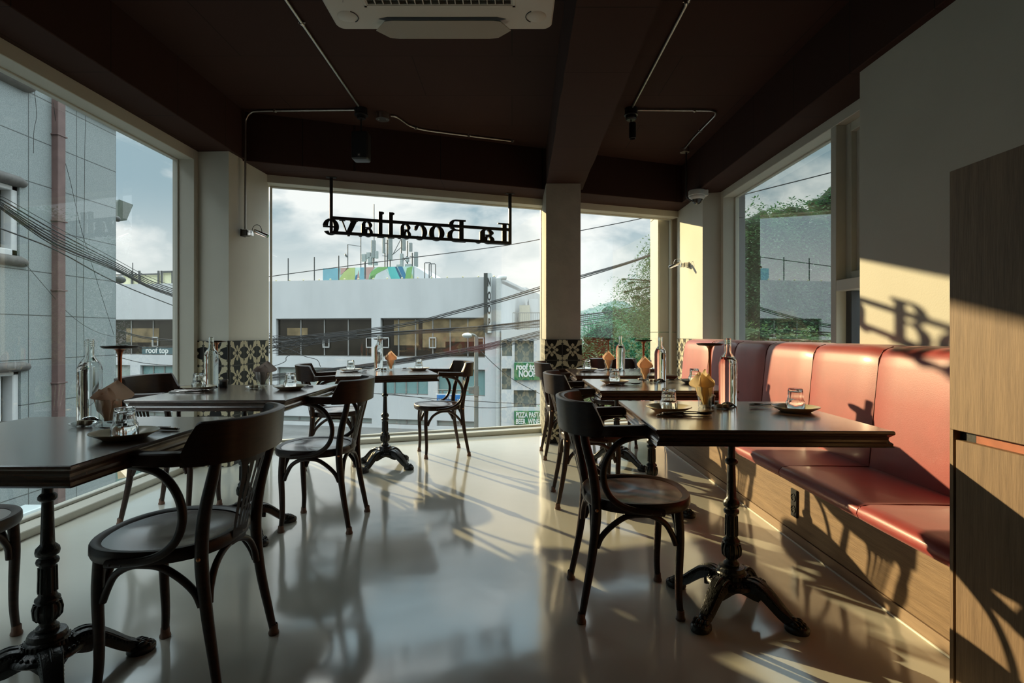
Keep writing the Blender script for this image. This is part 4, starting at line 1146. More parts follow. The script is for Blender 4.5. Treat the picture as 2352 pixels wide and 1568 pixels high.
for k, d in LAY.items():
    tn = TN[k]
    for side, dx, dy, turn in d['set']:
        put(P_PLATE, k, dx, dy, TT, 0, f'round stoneware plate at the {side} of the {tn}', 'plate', 'plates under the upturned tumblers')
        put(P_TUM, k, dx + (.0 if turn == 0 else -.0), dy, TT + .0042, 7, f'upturned faceted glass tumbler on the plate at the {side} of the {tn}', 'glass', 'upturned tumblers on the plates')
        sgn = 1 if turn == 0 else -1
        cx, cy = dx + sgn * .02, dy - sgn * .125
        for i, (pr, nm) in enumerate(((P_KN, 'knife'), (P_SP, 'spoon'), (P_FK, 'fork'))):
            put(pr, k, cx + sgn * .012 * i, cy + sgn * (-.018 + .017 * i), TT + .0005 + .0045 * i, turn + (-7, 2, 9)[i], f'metal {nm} in the cutlery set at the {side} of the {tn}', 'cutlery', f'{nm}s beside the plates' if nm != 'knife' else 'knives beside the plates')
    put(P_BOT, k, *d['bot'], TT, 0, f'clear glass water bottle on the {tn}', 'bottle', 'water bottles on the tables')
    put(P_NGL, k, *d['ng'], TT, 0, f'upright glass tumbler holding the napkin on the {tn}', 'glass', 'tumblers holding napkins')
    put(P_NAP[d['nap'][0]], k, d['ng'][0], d['ng'][1], TT, d['nap'][1], f"{NAPW[d['nap'][0]]} standing in a glass on the {tn}", 'napkin', 'folded napkins in glasses')
    put(P_DISH, k, *d['dish'], TT, 0, f'small scalloped glass dish in front of the bottle on the {tn}', 'dish', 'small glass dishes')
    for i in (-1, 1): put(P_TAB, k, d['dish'][0] + i * .0125, d['dish'][1], TT + .0035, 0, f'pressed towel tablet on the glass dish of the {tn}', 'towel', f'pressed towel tablets on the {tn}')
    put(P_LAMP, k, *d['lamp'], TT, 0, f'small disc-topped copper table lamp on the {tn}', 'lamp', 'disc-topped table lamps')
    if d['jar']: put(P_JAR, k, *d['jar'], TT, 0, f'small black lidded jar beside the bottle on the {tn}', 'jar', 'small lidded jars')
# ================================================================ outside: ground
bm = BM(); add_box(bm, (-60, -12, -4.7), (90, 420, -4.5)); tag(obj('street', bm, mat('asphalt', (.16, .16, .155), .9, noise=.3, nscale=.8)), kind='structure')

# ---------------------------------------------------------------- white building across the street
FA = math.atan2(-.188, 1.0)
MF = Matrix.Translation((-14.8, 33.2, 0)) @ Matrix.Rotation(FA, 4, 'Z')      # local x along the facade, y away from us
def fY(px, back=0.0): r = (px - 1176) / F; return (30.418 + back) / (1 + .188 * r)
def fu(px, back=0.0):
    Y = fY(px, back); r = (px - 1176) / F
    return ((r * Y + 14.8) - .188 * (Y - 33.2)) / math.hypot(1, .188)
def fz(px, py, back=0.0): return EYE + (765 - py) * fY(px, back) / F
M_WB = mat('white_render', (.50, .52, .53), .8, noise=.10, nscale=.8, stretch=(1, 1, .35))
M_WBG = mat('dark_window_glass', (.030, .026, .018), .06, noise=.5, nscale=.7, spec=.35)
M_WTEAL = mat('teal_window_film', (.16, .28, .28), .25, noise=.15, nscale=.6)
M_WSASH = mat('grey_sash', (.20, .20, .19), .5, noise=.1)
M_TANREFL = mat('tan_painted_reflection', (.22, .165, .085), .7, noise=.5, nscale=1.6)  # mottled tan paints the facing houses mirrored in the panes
M_GREEN = mat('green_sign', (.03, .16, .065), .5, noise=.1)
M_WHT = mat('white_lettering', (.60, .62, .60), .5, noise=.02)
def wall_holes(bm, u0, u1, z0, z1, holes, y0, y1, M):
    us = sorted({u0, u1, *[h[0] for h in holes], *[h[1] for h in holes]}); zs = sorted({z0, z1, *[h[2] for h in holes], *[h[3] for h in holes]})
    for i in range(len(us) - 1):
        run = None
        for j in range(len(zs) - 1):
            cu, cz = (us[i] + us[i + 1]) / 2, (zs[j] + zs[j + 1]) / 2
            hole = any(h[0] < cu < h[1] and h[2] < cz < h[3] for h in holes)
            if not hole: run = (run[0], zs[j + 1]) if run else (zs[j], zs[j + 1])
            if hole or j == len(zs) - 2:
                if run: add_box(bm, (us[i], y0, run[0]), (us[i + 1], y1, run[1]), 0, M)
                run = None
wb = empty('white_building', 'long white building across the street with dark strip windows and mural', 'building', (0, 0, 0))
zt = fz(870, 641); r1 = (fz(750, 818.5), fz(750, 731)); r2 = (fz(900, 906), fz(900, 846)); r3 = (-5.5 + 1.2, fz(900, 962))
H1 = [(fu(150), fu(398)), (fu(634), fu(853)), (fu(874), fu(1114))]
H2 = [(fu(200), fu(299)), (fu(322), fu(398)), (fu(637), fu(854)), (fu(878), fu(983)), (fu(1005), fu(1114))]
H3 = [(fu(300), fu(398)), (fu(637), fu(730)), (fu(752), fu(854)), (fu(877), fu(986)), (fu(1003), fu(1095))]
holes = [(a, b, *r1) for a, b in H1] + [(a, b, *r2) for a, b in H2] + [(a, b, *r3) for a, b in H3]
bm = BM(); UEND = fu(1150); wall_holes(bm, fu(60), UEND, -4.5, zt, holes, 0, .35, MF)
add_box(bm, (fu(60), .35, zt - .35), (UEND, 9.0, zt - .15), 0, MF)
obj('facade', bm, M_WB, wb)
bm = BM(); add_box(bm, (UEND - .3, .35, -4.5), (UEND, 8.9, zt), 0, MF); add_box(bm, (UEND - .3, 8.9, -4.5), (UEND, 18, zt + .15), 0, MF); obj('side_wall', bm, M_WB, wb)
rnd = random.Random(11)
def wb_window(a, b, z0, z1, glass, nmull, refl_patches=()):
    bm = BM(); add_box(bm, (a, .22, z0), (b, .25, z1), 0, MF); g = obj('window', bm, glass, wb)
    bm = BM()
    for k in range(nmull + 1):
        u = a + (b - a) * k / nmull; add_box(bm, (u - .035, .17, z0), (u + .035, .22, z1), 0, MF)
    add_box(bm, (a, .17, z0), (b, .22, z0 + .06), 0, MF); add_box(bm, (a, .17, z1 - .06), (b, .22, z1), 0, MF)
    obj('sash', bm, M_WSASH, g)
    return g
for i, (a, b) in enumerate(H1):
    g = wb_window(a, b, *r1, M_WBG, (5, 4, 6)[i])
    # small opening vents low in the strip and tan patches painting reflections on the glass
    bm = BM()
    w = b - a
    for f in ((.82,), (.52, .97), (.04, .50, .95))[i]:
        u = a + w * f; zz = r1[0] + .55
        for q in ((u - .22, zz - .02, u + .22, zz + .04), (u - .22, zz + .55, u + .22, zz + .61), (u - .22, zz, u - .17, zz + .6), (u + .17, zz, u + .22, zz + .6)): add_box(bm, (q[0], .12, q[1]), (q[2], .18, q[3]), 0, MF)
    obj('vent_sash', bm, mat('light_sash', (.42, .43, .42), .5, noise=.05), g)
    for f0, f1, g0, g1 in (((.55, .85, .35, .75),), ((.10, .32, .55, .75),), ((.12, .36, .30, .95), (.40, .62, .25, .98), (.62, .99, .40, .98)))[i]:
        bm = BM(); add_box(bm, (a + w * f0, .20, r1[0] + (r1[1] - r1[0]) * g0), (a + w * f1, .219, r1[0] + (r1[1] - r1[0]) * g1), 0, MF); obj('tan_reflection', bm, M_TANREFL, g)
for i, (a, b) in enumerate(H2): wb_window(a, b, *r2, M_WTEAL if i in (1, 3, 4) else mat('pale_blind_window', (.30, .35, .33), .4, noise=.2, nscale=.8), (2, 3, 4, 4, 2)[i])
for a, b in H3: wb_window(a, b, *r3, mat('pale_blind_window', (.30, .35, .33), .4, noise=.2, nscale=.8), 2)
# roof edge lamps
for px in (632, 663, 695, 731, 757, 790, 822, 856, 888, 922, 958, 990, 1026, 1062, 1098, 1134):
    bm = BM(); add_sphere(bm, MF @ Vector((fu(px), .1, zt + .05)), .055, 8, 6); obj('roof_lamp', bm, mat('cream_bulb', (.50, .47, .30), .4, noise=.03), wb)
# vertical letter sign
sg = empty('vertical_sign', 'narrow vertical letter sign on the corner of the white building', 'sign')
za, zb_ = fz(1120, 764), fz(1120, 629)
bm = BM(); add_box(bm, (fu(1115.5), -.45, za), (fu(1124), -.02, zb_), 0, MF); obj('dark_panel', bm, mat('sign_dark_panel', (.05, .055, .05), .5, noise=.1), sg)
bm = BM(); add_box(bm, (fu(1124), -.44, za), (fu(1131), -.02, zb_), 0, MF); obj('white_panel', bm, mat('sign_white_panel', (.55, .58, .58), .5, noise=.05), sg)
for ch, py in zip('NOOP', (650, 682, 712, 742)):
    text_mesh('letter', ch, .66, .01, mat('sign_black_letters', (.03, .03, .03), .5, noise=.02), sg, MF @ Matrix.Translation((fu(1127.6), -.455, fz(1127, py))) @ Matrix.Rotation(PI / 2, 4, 'X'), .02, 'CENTER', .36)
# hanging text in the left strip window and drain pipe
tx = empty('window_lettering', 'teal lettered banner inside the left strip window of the white building', 'banner')
bm = BM(); add_box(bm, (fu(322), .13, r1[0] + .06), (fu(396), .165, fz(360, 797)), 0, MF); obj('cloth', bm, mat('banner_teal', (.07, .12, .13), .6, noise=.1), tx)
text_mesh('lettering', 'roof top', .50, .008, M_WHT, tx, MF @ Matrix.Translation((fu(357), .12, fz(360, 805))) @ Matrix.Rotation(PI / 2, 4, 'X'), .012)
bm = BM(); q = MF @ Vector((UEND - .1, -.18, 0)); add_tube(bm, [(q.x, q.y, -4.5), (q.x, q.y, fz(1150, 640)), (q.x + .06, q.y + .1, fz(1150, 638)), (q.x + .22, q.y + .2, fz(1150, 637)), (q.x + .40, q.y + .3, fz(1150, 637))], .15, 12); obj('duct', bm, mat('pale_duct', (.48, .50, .49), .5, noise=.08), wb)
# low wing with terrace
wg = empty('low_wing', 'low white wing with a railed terrace right of the long white building', 'building')
YW = 30.0
def wx(px): return (px - 1176) * YW / F
def wz(py): return EYE + (765 - py) * YW / F
bm = BM(); holes = [(wx(1153), wx(1176), wz(818), wz(782)), (wx(1182), wx(1226), wz(832), wz(782)), (wx(1153), wx(1174), wz(895), wz(846)), (wx(1180), wx(1232), wz(936), wz(896))]
wall_holes(bm, wx(1151), wx(1330), -4.5, wz(757), holes, YW, YW + .4, None)
add_box(bm, (wx(1151), YW + .4, wz(757) - .3), (wx(1330), YW + 9, wz(757) - .1)); obj('facade', bm, M_WB, wg)
for a, b, c, d in holes:
    bm = BM(); add_box(bm, (a, YW + .25, c), (b, YW + .3, d)); obj('window', bm, mat('shaded_window', (.16, .18, .16), .25, noise=.2, nscale=1), wg)
bm = BM()
for i in range(46): x = wx(1178) + i * .085 * 1.25; add_box(bm, (x - .012, YW + .1, wz(757)), (x + .012, YW + .124, wz(718)))
add_box(bm, (wx(1178), YW + .09, wz(719)), (wx(1330), YW + .14, wz(717))); add_box(bm, (wx(1178), YW + .09, wz(753)), (wx(1330), YW + .14, wz(751))); obj('railing', bm, mat('grey_rail', (.28, .29, .28), .5, noise=.1), wg)
bm = BM(); add_box(bm, (wx(1196) , YW + 5, wz(757)), (wx(1224), YW + 5.2, wz(690))); obj('door', bm, mat('terrace_door', (.45, .43, .36), .5, noise=.05), wg)
bm = BM(); add_box(bm, (wx(1222), YW + 5.3, wz(757)), (wx(1246), YW + 9, wz(672))); obj('stair_tower', bm, M_WB, wg)
def green_board(label, x0, x1, y0, y1, lines, al='CENTER'):
    g = empty('green_signboard', label, 'sign'); bm = BM(); add_box(bm, (wx(x0), YW - .16, wz(y1)), (wx(x1), YW - .01, wz(y0)), .01); obj('board', bm, M_GREEN, g)
    for body, size, px, py, sx in lines:
        text_mesh('lettering', body, size, .01, M_WHT, g, Matrix.Translation((wx(px), YW - .175, wz(py))) @ Matrix.Rotation(PI / 2, 4, 'X'), .020 if size > .42 else .010, al, sx)
green_board('green signboard with white words roof top on the low white wing', 1181, 1262, 832, 872, [('roof top', .46, 1185, 842, .80), ('NOOP', .50, 1191, 858, .66)], 'LEFT')
green_board('pale green signboard listing pizza, pasta, beer and wine low on the wing', 1181, 1262, 943, 974, [('PIZZA PASTA', .40, 1184.5, 952, .60), ('BEER  WINE', .40, 1184.5, 967, .62)], 'LEFT')
# rooftop mural box
mb = empty('rooftop_mural_box', 'low rooftop box painted with a colourful abstract mural on the white building', 'rooftop box')
BK = 3.2
mz0 = zt - .3; mz1 = fz(845, 613.5, BK)
ml = [fu(741, BK), fu(949, BK)]
bm = BM(); add_box(bm, (ml[0], BK, mz0), (ml[1], BK + 3.5, mz1), 0, MF); obj('painted_wall', bm, mat('mural_base', (.40, .55, .50), .7, noise=.3, nscale=.8), mb)
def mx_(f): return ml[0] + (ml[1] - ml[0]) * f
mcol = {'g': (.22, .45, .16), 'l': (.45, .55, .22), 'b': (.20, .42, .50), 'p': (.52, .34, .30), 't': (.12, .50, .48), 'n': (.05, .12, .20), 'w': (.60, .65, .65), 'd': (.06, .20, .34)}
mzz = lambda f: zt - .02 + (mz1 - zt + .02) * f
for c, poly in (('b', [(0, 0), (.17, 0), (.19, 1), (0, 1)]), ('l', [(.17, 0), (.36, 0), (.36, 1), (.27, 1), (.19, .4)]), ('p', [(.2, .6), (.3, 1), (.2, 1)]), ('g', [(.24, 0), (.36, 0), (.35, .25), (.28, .22)]),
                ('d', [(.35, 0), (.37, .55), (.39, .6), (.37, 0)]), ('p', [(.37, 0), (.40, .85), (.42, 0)]), ('b', [(.41, 0), (.42, 1), (.475, 1), (.475, 0)]), ('p', [(.48, 0), (.48, 1), (.58, 1), (.52, .6), (.50, 0)]),
                ('w', [(.5, 0), (.54, .5), (.70, .85), (.80, 0)]), ('g', [(.5, .05), (.54, .05), (.60, .6), (.74, 1), (.62, 1), (.54, .75)]), ('t', [(.72, 1), (.80, 1), (.86, .3), (.82, 0), (.78, .0), (.74, .6)]),
                ('n', [(.80, 1), (.82, 1), (.90, .15), (.88, .1)]), ('d', [(.83, 1), (.88, 1), (.92, .5), (.90, .2)]), ('g', [(.90, 0), (.93, .9), (.99, 1), (.96, 0)]), ('l', [(.95, 0), (.985, .6), (1, .2), (1, 0)])):
    bm = BM(); v = [bm.verts.new(MF @ Vector((mx_(x), BK - .02, mzz(y)))) for x, y in poly]; w_ = [bm.verts.new(MF @ Vector((mx_(x), BK + .0, mzz(y)))) for x, y in poly]
    bm.faces.new(v); n = len(poly)
    for i in range(n): bm.faces.new((v[i], w_[i], w_[(i + 1) % n], v[(i + 1) % n]))
    obj('mural_patch', bm, mat('mural_' + c, tuple(v * .72 for v in mcol[c]), .7, noise=.12, nscale=1.5), mb)
bm = BM(); pts = [(ml[1] + .05, mz0), (fu(1015, BK), mz0), (fu(1015, BK), zt + .02), (ml[1] + .05, mz1 + .02)]
a = [bm.verts.new(MF @ Vector((x, BK, z))) for x, z in pts]; b_ = [bm.verts.new(MF @ Vector((x, BK + 3, z))) for x, z in pts]
bm.faces.new(a); bm.faces.new(list(reversed(b_)))
for i in range(4): bm.faces.new((a[i], b_[i], b_[(i + 1) % 4], a[(i + 1) % 4]))
obj('white_stair_cover', bm, M_WB, mb)
# rooftop poles, masts, antennas
M_ANT = mat('antenna_grey', (.20, .225, .225), .5, noise=.08); M_MAST = mat('mast_grey', (.08, .085, .085), .5, noise=.1)
def mast(label, px, y0, y1, back, r=.035, cat='mast', name='mast'):
    bm = BM(); p = MF @ Vector((fu(px, back), back, 0)); add_tube(bm, [(p.x, p.y, fz(px, y0, back)), (p.x, p.y, fz(px, y1, back))], r, 8)
    return tag(obj(name, bm, M_MAST, None), label, cat)
for px, y1, t_ in ((662, 593, 'leftmost'), (722, 590, 'second from left'), (778, 587, 'third from left, before the mural')):
    tag(mast(f'thin roof-edge pole of the white building, {t_}', px, 652, y1, .2, name='roof_pole', cat='pole'), group='thin poles along the roof edge')
mast('dark roof-edge pole standing in front of the middle of the mural', 838.5, 640, 602, .2, .045, 'pole', 'roof_pole')
cl = empty('antenna_cluster', 'cluster of grey mobile phone antennas on the rooftop mural box', 'antennas')
def ant(nm, x0, x1, y0, y1, m=M_ANT, back=4.5, d=.2):
    bm = BM(); a, b = fu(x0, back), fu(x1, back); xm = (x0 + x1) / 2
    add_box(bm, (a, back - d / 2, fz(xm, y1, back)), (b, back + d / 2, fz(xm, y0, back)), .02, MF); return obj(nm, bm, m, cl)
for x0, x1, y0, y1 in ((852.5, 861, 551, 592), (878, 883, 540, 581), (891, 899.5, 540, 596), (923.5, 930, 545, 575), (939, 945.5, 557, 577), (951, 958.5, 578, 612)): ant('panel_antenna', x0, x1, y0, y1)
for x0, x1, y0, y1 in ((830, 840, 583, 600), (841, 850, 579, 594), (845, 853.5, 589, 608), (861, 867, 576, 593), (859, 866, 600, 609), (918, 925, 582, 612), (932, 938, 590, 601), (910, 920, 607, 612), (930, 945, 606, 612)): ant('equipment_box', x0, x1, y0, y1, mat('equipment_grey', (.27, .30, .30), .5, noise=.08))
for x, y0, y1 in ((827.5, 540, 613), (797.5, 561, 615), (857, 590, 612), (888.5, 550, 609), (921, 548, 585), (935, 553, 612), (946, 580, 612), (838, 585, 612), (883, 581, 609), (895, 596, 609)):
    bm = BM(); p = MF @ Vector((fu(x, 4.6), 4.6, 0)); add_tube(bm, [(p.x, p.y, min(mz1 - .01, fz(x, y1, 4.6))), (p.x, p.y, fz(x, y0, 4.6))], .04 if x > 830 else .03, 8); obj('pole', bm, M_MAST, cl)
bm = BM()
for (xa, ya, xb, yb) in ((797, 561, 827, 565), (877, 587, 890, 588), (883, 558, 890, 558), (918, 606, 934, 588), (936, 606, 924, 588), (940, 588, 951, 589), (920, 548, 902, 583), (921, 567, 900, 585)):
    add_tube(bm, [MF @ Vector((fu(xa, 4.6), 4.6, fz(xa, ya, 4.6))), MF @ Vector((fu(xb, 4.6), 4.6, fz(xb, yb, 4.6)))], .022, 6)
obj('bracket', bm, M_MAST, cl)
bm = BM(); add_lathe(bm, [(0, 0), (.1, .03), (.16, .10)], 14, Matrix.Translation(MF @ Vector((fu(793, 4.6), 4.5, fz(793, 588, 4.6)))) @ Matrix.Rotation(1.1, 4, 'Y')); obj('dish_antenna', bm, M_MAST, cl)
mast('tall lightning mast rising behind the hanging sign above the antennas', 858, 600, 468, 4.6, .03)
bm = BM()
for off in (0, .18):
    p = [(975, 640), (975, 604), (977, 603), (988, 603), (990, 605), (990, 640)]
    add_tube(bm, [MF @ Vector((fu(x + off * 20, 1.2), 1.2 + off * 3, fz(x, y, 1.2))) for x, y in p], .03, 8)
tag(obj('ladder_hoop', bm, M_MAST), 'bent steel ladder hoops on the roof edge right of the antennas', 'ladder')
# roof furniture seen through the left window
gt = empty('roof_canopy', 'yellow-green panelled canopy on the white roof seen through the left window', 'canopy')
bm = BM(); add_box(bm, (fu(282, 2), 2, zt - .2), (fu(366, 2), 2.1, fz(320, 632, 2)), 0, MF); add_box(bm, (fu(374, 2), 2, zt - .2), (fu(440, 2), 2.1, fz(400, 625, 2)), 0, MF); obj('panel', bm, mat('pale_yellow_panel', (.62, .62, .42), .5, noise=.1), gt)
bm = BM()
for px in (305, 322, 366, 373, 398): add_box(bm, (fu(px, 2) - .05, 1.85, zt - .2), (fu(px, 2) + .05, 1.95, fz(px, 622, 2)), 0, MF)
add_box(bm, (fu(270, 2), 1.85, fz(320, 632, 2)), (fu(368, 2), 1.95, fz(320, 629, 2)), 0, MF); add_box(bm, (fu(372, 2), 1.85, fz(400, 626, 2)), (fu(440, 2), 1.95, fz(400, 622, 2)), 0, MF); obj('rail', bm, M_MAST, gt)
mast('thin mast on the white roof just right of the grey stone building', 304, 640, 603, 2.0, .03); mast('thin mast on the white roof by the left window jamb', 397.5, 640, 600, 2.0, .03)

# ---------------------------------------------------------------- grey granite building on the left
def granite():
    m = bpy.data.materials.new('speckled_granite_cladding'); m.use_nodes = True
    nt = m.node_tree; N = nt.nodes.new; L = nt.links.new; b = nt.nodes['Principled BSDF']; b.inputs['Roughness'].default_value = .55
    tc = N('ShaderNodeTexCoord'); sp = N('ShaderNodeSeparateXYZ'); L(tc.outputs['Object'], sp.inputs[0])
    ad = N('ShaderNodeMath'); ad.operation = 'ADD'; L(sp.outputs[0], ad.inputs[0]); L(sp.outputs[1], ad.inputs[1])
    cb_ = N('ShaderNodeCombineXYZ'); L(ad.outputs[0], cb_.inputs[0]); L(sp.outputs[2], cb_.inputs[1])
    mp = N('ShaderNodeMapping'); mp.inputs['Location'].default_value = (-9.5 + 6.94 + .86 * 20, -1.32 + 6.4, 0); L(cb_.outputs[0], mp.inputs[0])
    br = N('ShaderNodeTexBrick'); br.offset = 0; br.inputs['Scale'].default_value = 1; br.inputs['Brick Width'].default_value = .86; br.inputs['Row Height'].default_value = .64
    br.inputs['Mortar Size'].default_value = .007; br.inputs['Mortar Smooth'].default_value = .1
    br.inputs['Color1'].default_value = (1, 1, 1, 1); br.inputs['Color2'].default_value = (.93, .94, .95, 1); br.inputs['Mortar'].default_value = (.22, .22, .22, 1)
    L(mp.outputs[0], br.inputs['Vector'])
    n = N('ShaderNodeTexNoise'); n.inputs['Scale'].default_value = 120; n.inputs['Detail'].default_value = 6; L(tc.outputs['Object'], n.inputs['Vector'])
    cr = N('ShaderNodeValToRGB'); cr.color_ramp.elements[0].position = .38; cr.color_ramp.elements[0].color = (.165, .20, .205, 1); cr.color_ramp.elements[1].position = .66; cr.color_ramp.elements[1].color = (.30, .335, .335, 1)
    L(n.outputs['Fac'], cr.inputs[0])
    mu = N('ShaderNodeMix'); mu.data_type = 'RGBA'; mu.blend_type = 'MULTIPLY'; mu.inputs[0].default_value = 1; L(cr.outputs[0], mu.inputs[6]); L(br.outputs['Color'], mu.inputs[7]); L(mu.outputs[2], b.inputs['Base Color'])
    return m
M_GR = granite()
gb = empty('granite_building', 'grey speckled stone building outside the left window', 'building')
XG = -6.94
bm = BM()
wall_holes(bm, -2.0, 9.5, -4.5, 4.66, [(6.2, 7.64, 2.13, 3.12), (6.2, 7.66, -.85, .54)], 0, .45, Matrix.Translation((XG, 0, 0)) @ Matrix(((0, -1, 0, 0), (1, 0, 0, 0), (0, 0, 1, 0), (0, 0, 0, 1))))
add_box(bm, (XG - 9, -2, -4.5), (XG - .44, 9.5, 4.64)); add_box(bm, (XG - 9, -2, 4.64), (XG - .02, 8.45, 6.2))
obj('stone_wall', bm, M_GR, gb)
bm = BM(); add_box(bm, (XG - 9, 8.45, 4.64), (XG + .07, 9.57, 4.70), .01); obj('roof_coping', bm, mat('pale_coping', (.42, .44, .43), .6, noise=.1), gb)
M_HOOD = mat('dark_stone_moulding', (.11, .105, .10), .6, noise=.25, nscale=14)
for z, r, y1 in ((4.62, .13, 7.83), (3.19, .075, 7.74), (2.07, .075, 7.76), (.59, .07, 7.80)):
    bm = BM(); add_tube(bm, [(XG + .0, 4.5, z), (XG + .0, y1 - .12, z), (XG - .01, y1 - .04, z - .01), (XG - .05, y1, z - .02)], [r, r, r * .8, r * .45], 16); obj('moulding', bm, M_HOOD, gb)
for z0, z1, y1, nm in ((2.13, 3.12, 7.64, 'window'), (-.85, .54, 7.66, 'window')):
    bm = BM(); add_box(bm, (XG - .22, 6.2, z0 + .08), (XG - .20, y1, z1 - .05)); wn = obj(nm, bm, mat('curtained_window', (.28, .30, .27), .12, noise=.25, nscale=2, spec=.8), gb)
    bm = BM(); add_box(bm, (XG - .19, 6.2, z0), (XG - .03, y1, z0 + .10), .01); add_box(bm, (XG - .19, 6.2, z1 - .07), (XG - .03, y1, z1), .01); add_box(bm, (XG - .19, y1 - .09, z0), (XG - .03, y1, z1), .01)
    add_box(bm, (XG - .20, y1 - .26, z0 + .1), (XG - .10, y1 - .18, z1 - .07), .01); obj('frame', bm, mat('white_sash', (.52, .54, .55), .4, noise=.04), wn)
bm = BM(); add_box(bm, (XG - .01, 8.17, -4.5), (XG + .10, 8.31, 5.6), .006); dp = obj('downpipe', bm, mat('brown_downpipe', (.15, .095, .088), .45, noise=.2, nscale=5), gb)
bm = BM()
for z in (4.05, 2.75, 1.7, .3, -.9): add_box(bm, (XG - .01, 8.15, z), (XG + .11, 8.335, z + .018), .002)
obj('bracket', bm, mat('brown_downpipe'), dp)
bm = BM(); pts = [(266, 466), (274, 458), (306, 470), (291, 506), (266, 508)]
a = [bm.verts.new(at(x, y, 10.3)) for x, y in pts]; b_ = [bm.verts.new(at(x, y, 10.3) + Vector((-.45, .25, .02))) for x, y in pts]
bm.faces.new(a); bm.faces.new(list(reversed(b_)))
for i in range(5): bm.faces.new((a[i], b_[i], b_[(i + 1) % 5], a[(i + 1) % 5]))
obj('eave', bm, mat('green_grey_eave', (.13, .17, .165), .6, noise=.2), gb)
bm = BM(); add_sphere(bm, at(270, 503, 9.8), .05, 12, 8); add_sphere(bm, at(274, 642, 9.8), .09, 14, 10, (1.2, 1, .8)); obj('wall_lamp', bm, M_MAST, gb)
bm = BM()
for pts in ([(70, 150), (78, 190), (80, 215), (84, 265), (78, 300), (77, 352)], [(122, 235), (135, 320), (160, 410), (185, 520), (215, 620), (240, 700), (262, 770)], [(197, 260), (195, 330), (194, 450), (192, 600), (191, 700), (193, 800), (192, 860)], [(30, 592), (50, 600), (72, 622), (115, 672), (150, 712), (190, 745), (230, 765), (266, 774)]):
    add_tube(bm, catmull([Vector((XG + .06, -(XG + .06) * -1 * F / (x - 1176), EYE + (765 - y) * (XG + .06) / (x - 1176))) for x, y in pts], 4), .0035, 5)
obj('loose_wire', bm, M_BLACK, gb, ang=60)
# small things at street level
un = empty('outdoor_unit', 'pale outdoor unit with a round purple emblem low by the grey building', 'outdoor unit', (0, 0, 0))
c = at(62, 1192, 7.3)
bm = BM(); add_box(bm, (c.x - .25, c.y - .25, c.z - .5), (c.x + .06, c.y + .25, c.z + .12), .01); obj('casing', bm, mat('pale_casing', (.55, .63, .64), .5, noise=.05), un)
bm = BM(); add_lathe(bm, [(.045, -.005), (.075, -.005), (.075, .004), (.045, .004)], 28, Matrix.Translation((c.x - .04, c.y - .253, c.z - .02)) @ Matrix.Rotation(PI / 2, 4, 'X')); obj('emblem', bm, mat('purple_emblem', (.28, .08, .20), .5, noise=.05), un)
M_AWN = mat('beige_awning', (.66, .52, .36), .8, noise=.1)
bm = BM(); q = [at(268, 1072, 12), at(290, 1096, 12), at(271, 1100, 12)]
v = [bm.verts.new(x) for x in q] + [bm.verts.new(x + Vector((-.5, 1.5, 0))) for x in q]
for f in ((0, 1, 2), (5, 4, 3), (0, 3, 4, 1), (1, 4, 5, 2), (2, 5, 3, 0)): bm.faces.new([v[i] for i in f])
tag(obj('street_awning', bm, M_AWN), 'beige shop awning at street level past the grey building', 'awning')
bm = BM(); c = at(300, 1085, 14); add_box(bm, (c.x - .6, c.y, c.z - .3), (c.x + 2.2, c.y + .3, c.z + 1.2)); add_box(bm, (c.x + .2, c.y - .02, c.z - .3), (c.x + .25, c.y, c.z + 1.2)); tag(obj('shop_front', bm, M_WTEAL), 'teal glazed shop front at street level in the left window', 'shop front')

# ---------------------------------------------------------------- street lamp and road sign
lp = empty('street_lamp', 'grey street lamp post with a pale head in front of the white building', 'street lamp')
YL = 17.0
def lt(px, py, dy=0): v = at(px, py, YL); v.y += dy; return v
M_POST = mat('grey_post', (.17, .175, .155), .5, noise=.12, nscale=2)
bm = BM(); b0 = lt(1094, 770); add_tube(bm, [(b0.x, b0.y, -4.5), (b0.x, b0.y, lt(1094, 772).z)], [.075, .062], 14); obj('post', bm, M_POST, lp)
bm = BM(); add_tube(bm, catmull([lt(1094, 778), lt(1092, 771), lt(1085, 768), lt(1078, 769)], 4), .035, 8); obj('arm', bm, M_POST, lp)
bm = BM(); add_sphere(bm, lt(1073, 770), .16, 18, 12, (1.0, 1.0, .52)); obj('lamp_head', bm, mat('lamp_head_white', (.50, .52, .50), .35, noise=.03), lp)
bm = BM(); add_tube(bm, [lt(1094, 897), lt(1006, 895)], .022, 8); add_tube(bm, [lt(1094, 886), lt(1094, 909)], .088, 14); add_box(bm, lt(1076, 904, -.02), lt(1092, 888, .02), .01); obj('bracket_arm', bm, M_POST, lp)
rs = empty('road_sign', 'blue road name sign hanging from the street lamp bracket', 'road sign')
bm = BM(); add_box(bm, lt(1001, 925, -.04), lt(1062, 904, -.02), .004); obj('white_border', bm, M_WHT, rs)
bm = BM(); add_box(bm, lt(1004, 924, -.06), lt(1060, 906, -.041), .003); obj('blue_plate', bm, mat('road_sign_blue', (.03, .17, .45), .4, noise=.05), rs)
bm = BM()
for x in (1017, 1049): add_box(bm, lt(x - 2, 904, -.03), lt(x + 2, 895, -.01))
obj('hanger', bm, M_POST, rs)
for body, sz, px, py in (('100', .10, 1012, 919), ('서울', .12, 1030, 912), ('10', .12, 1054, 919)):
    q = lt(px, py, -.068); text_mesh('lettering', body, sz, .002, M_WHT, rs, Matrix.Translation(q) @ Matrix.Rotation(PI / 2, 4, 'X'), .003)

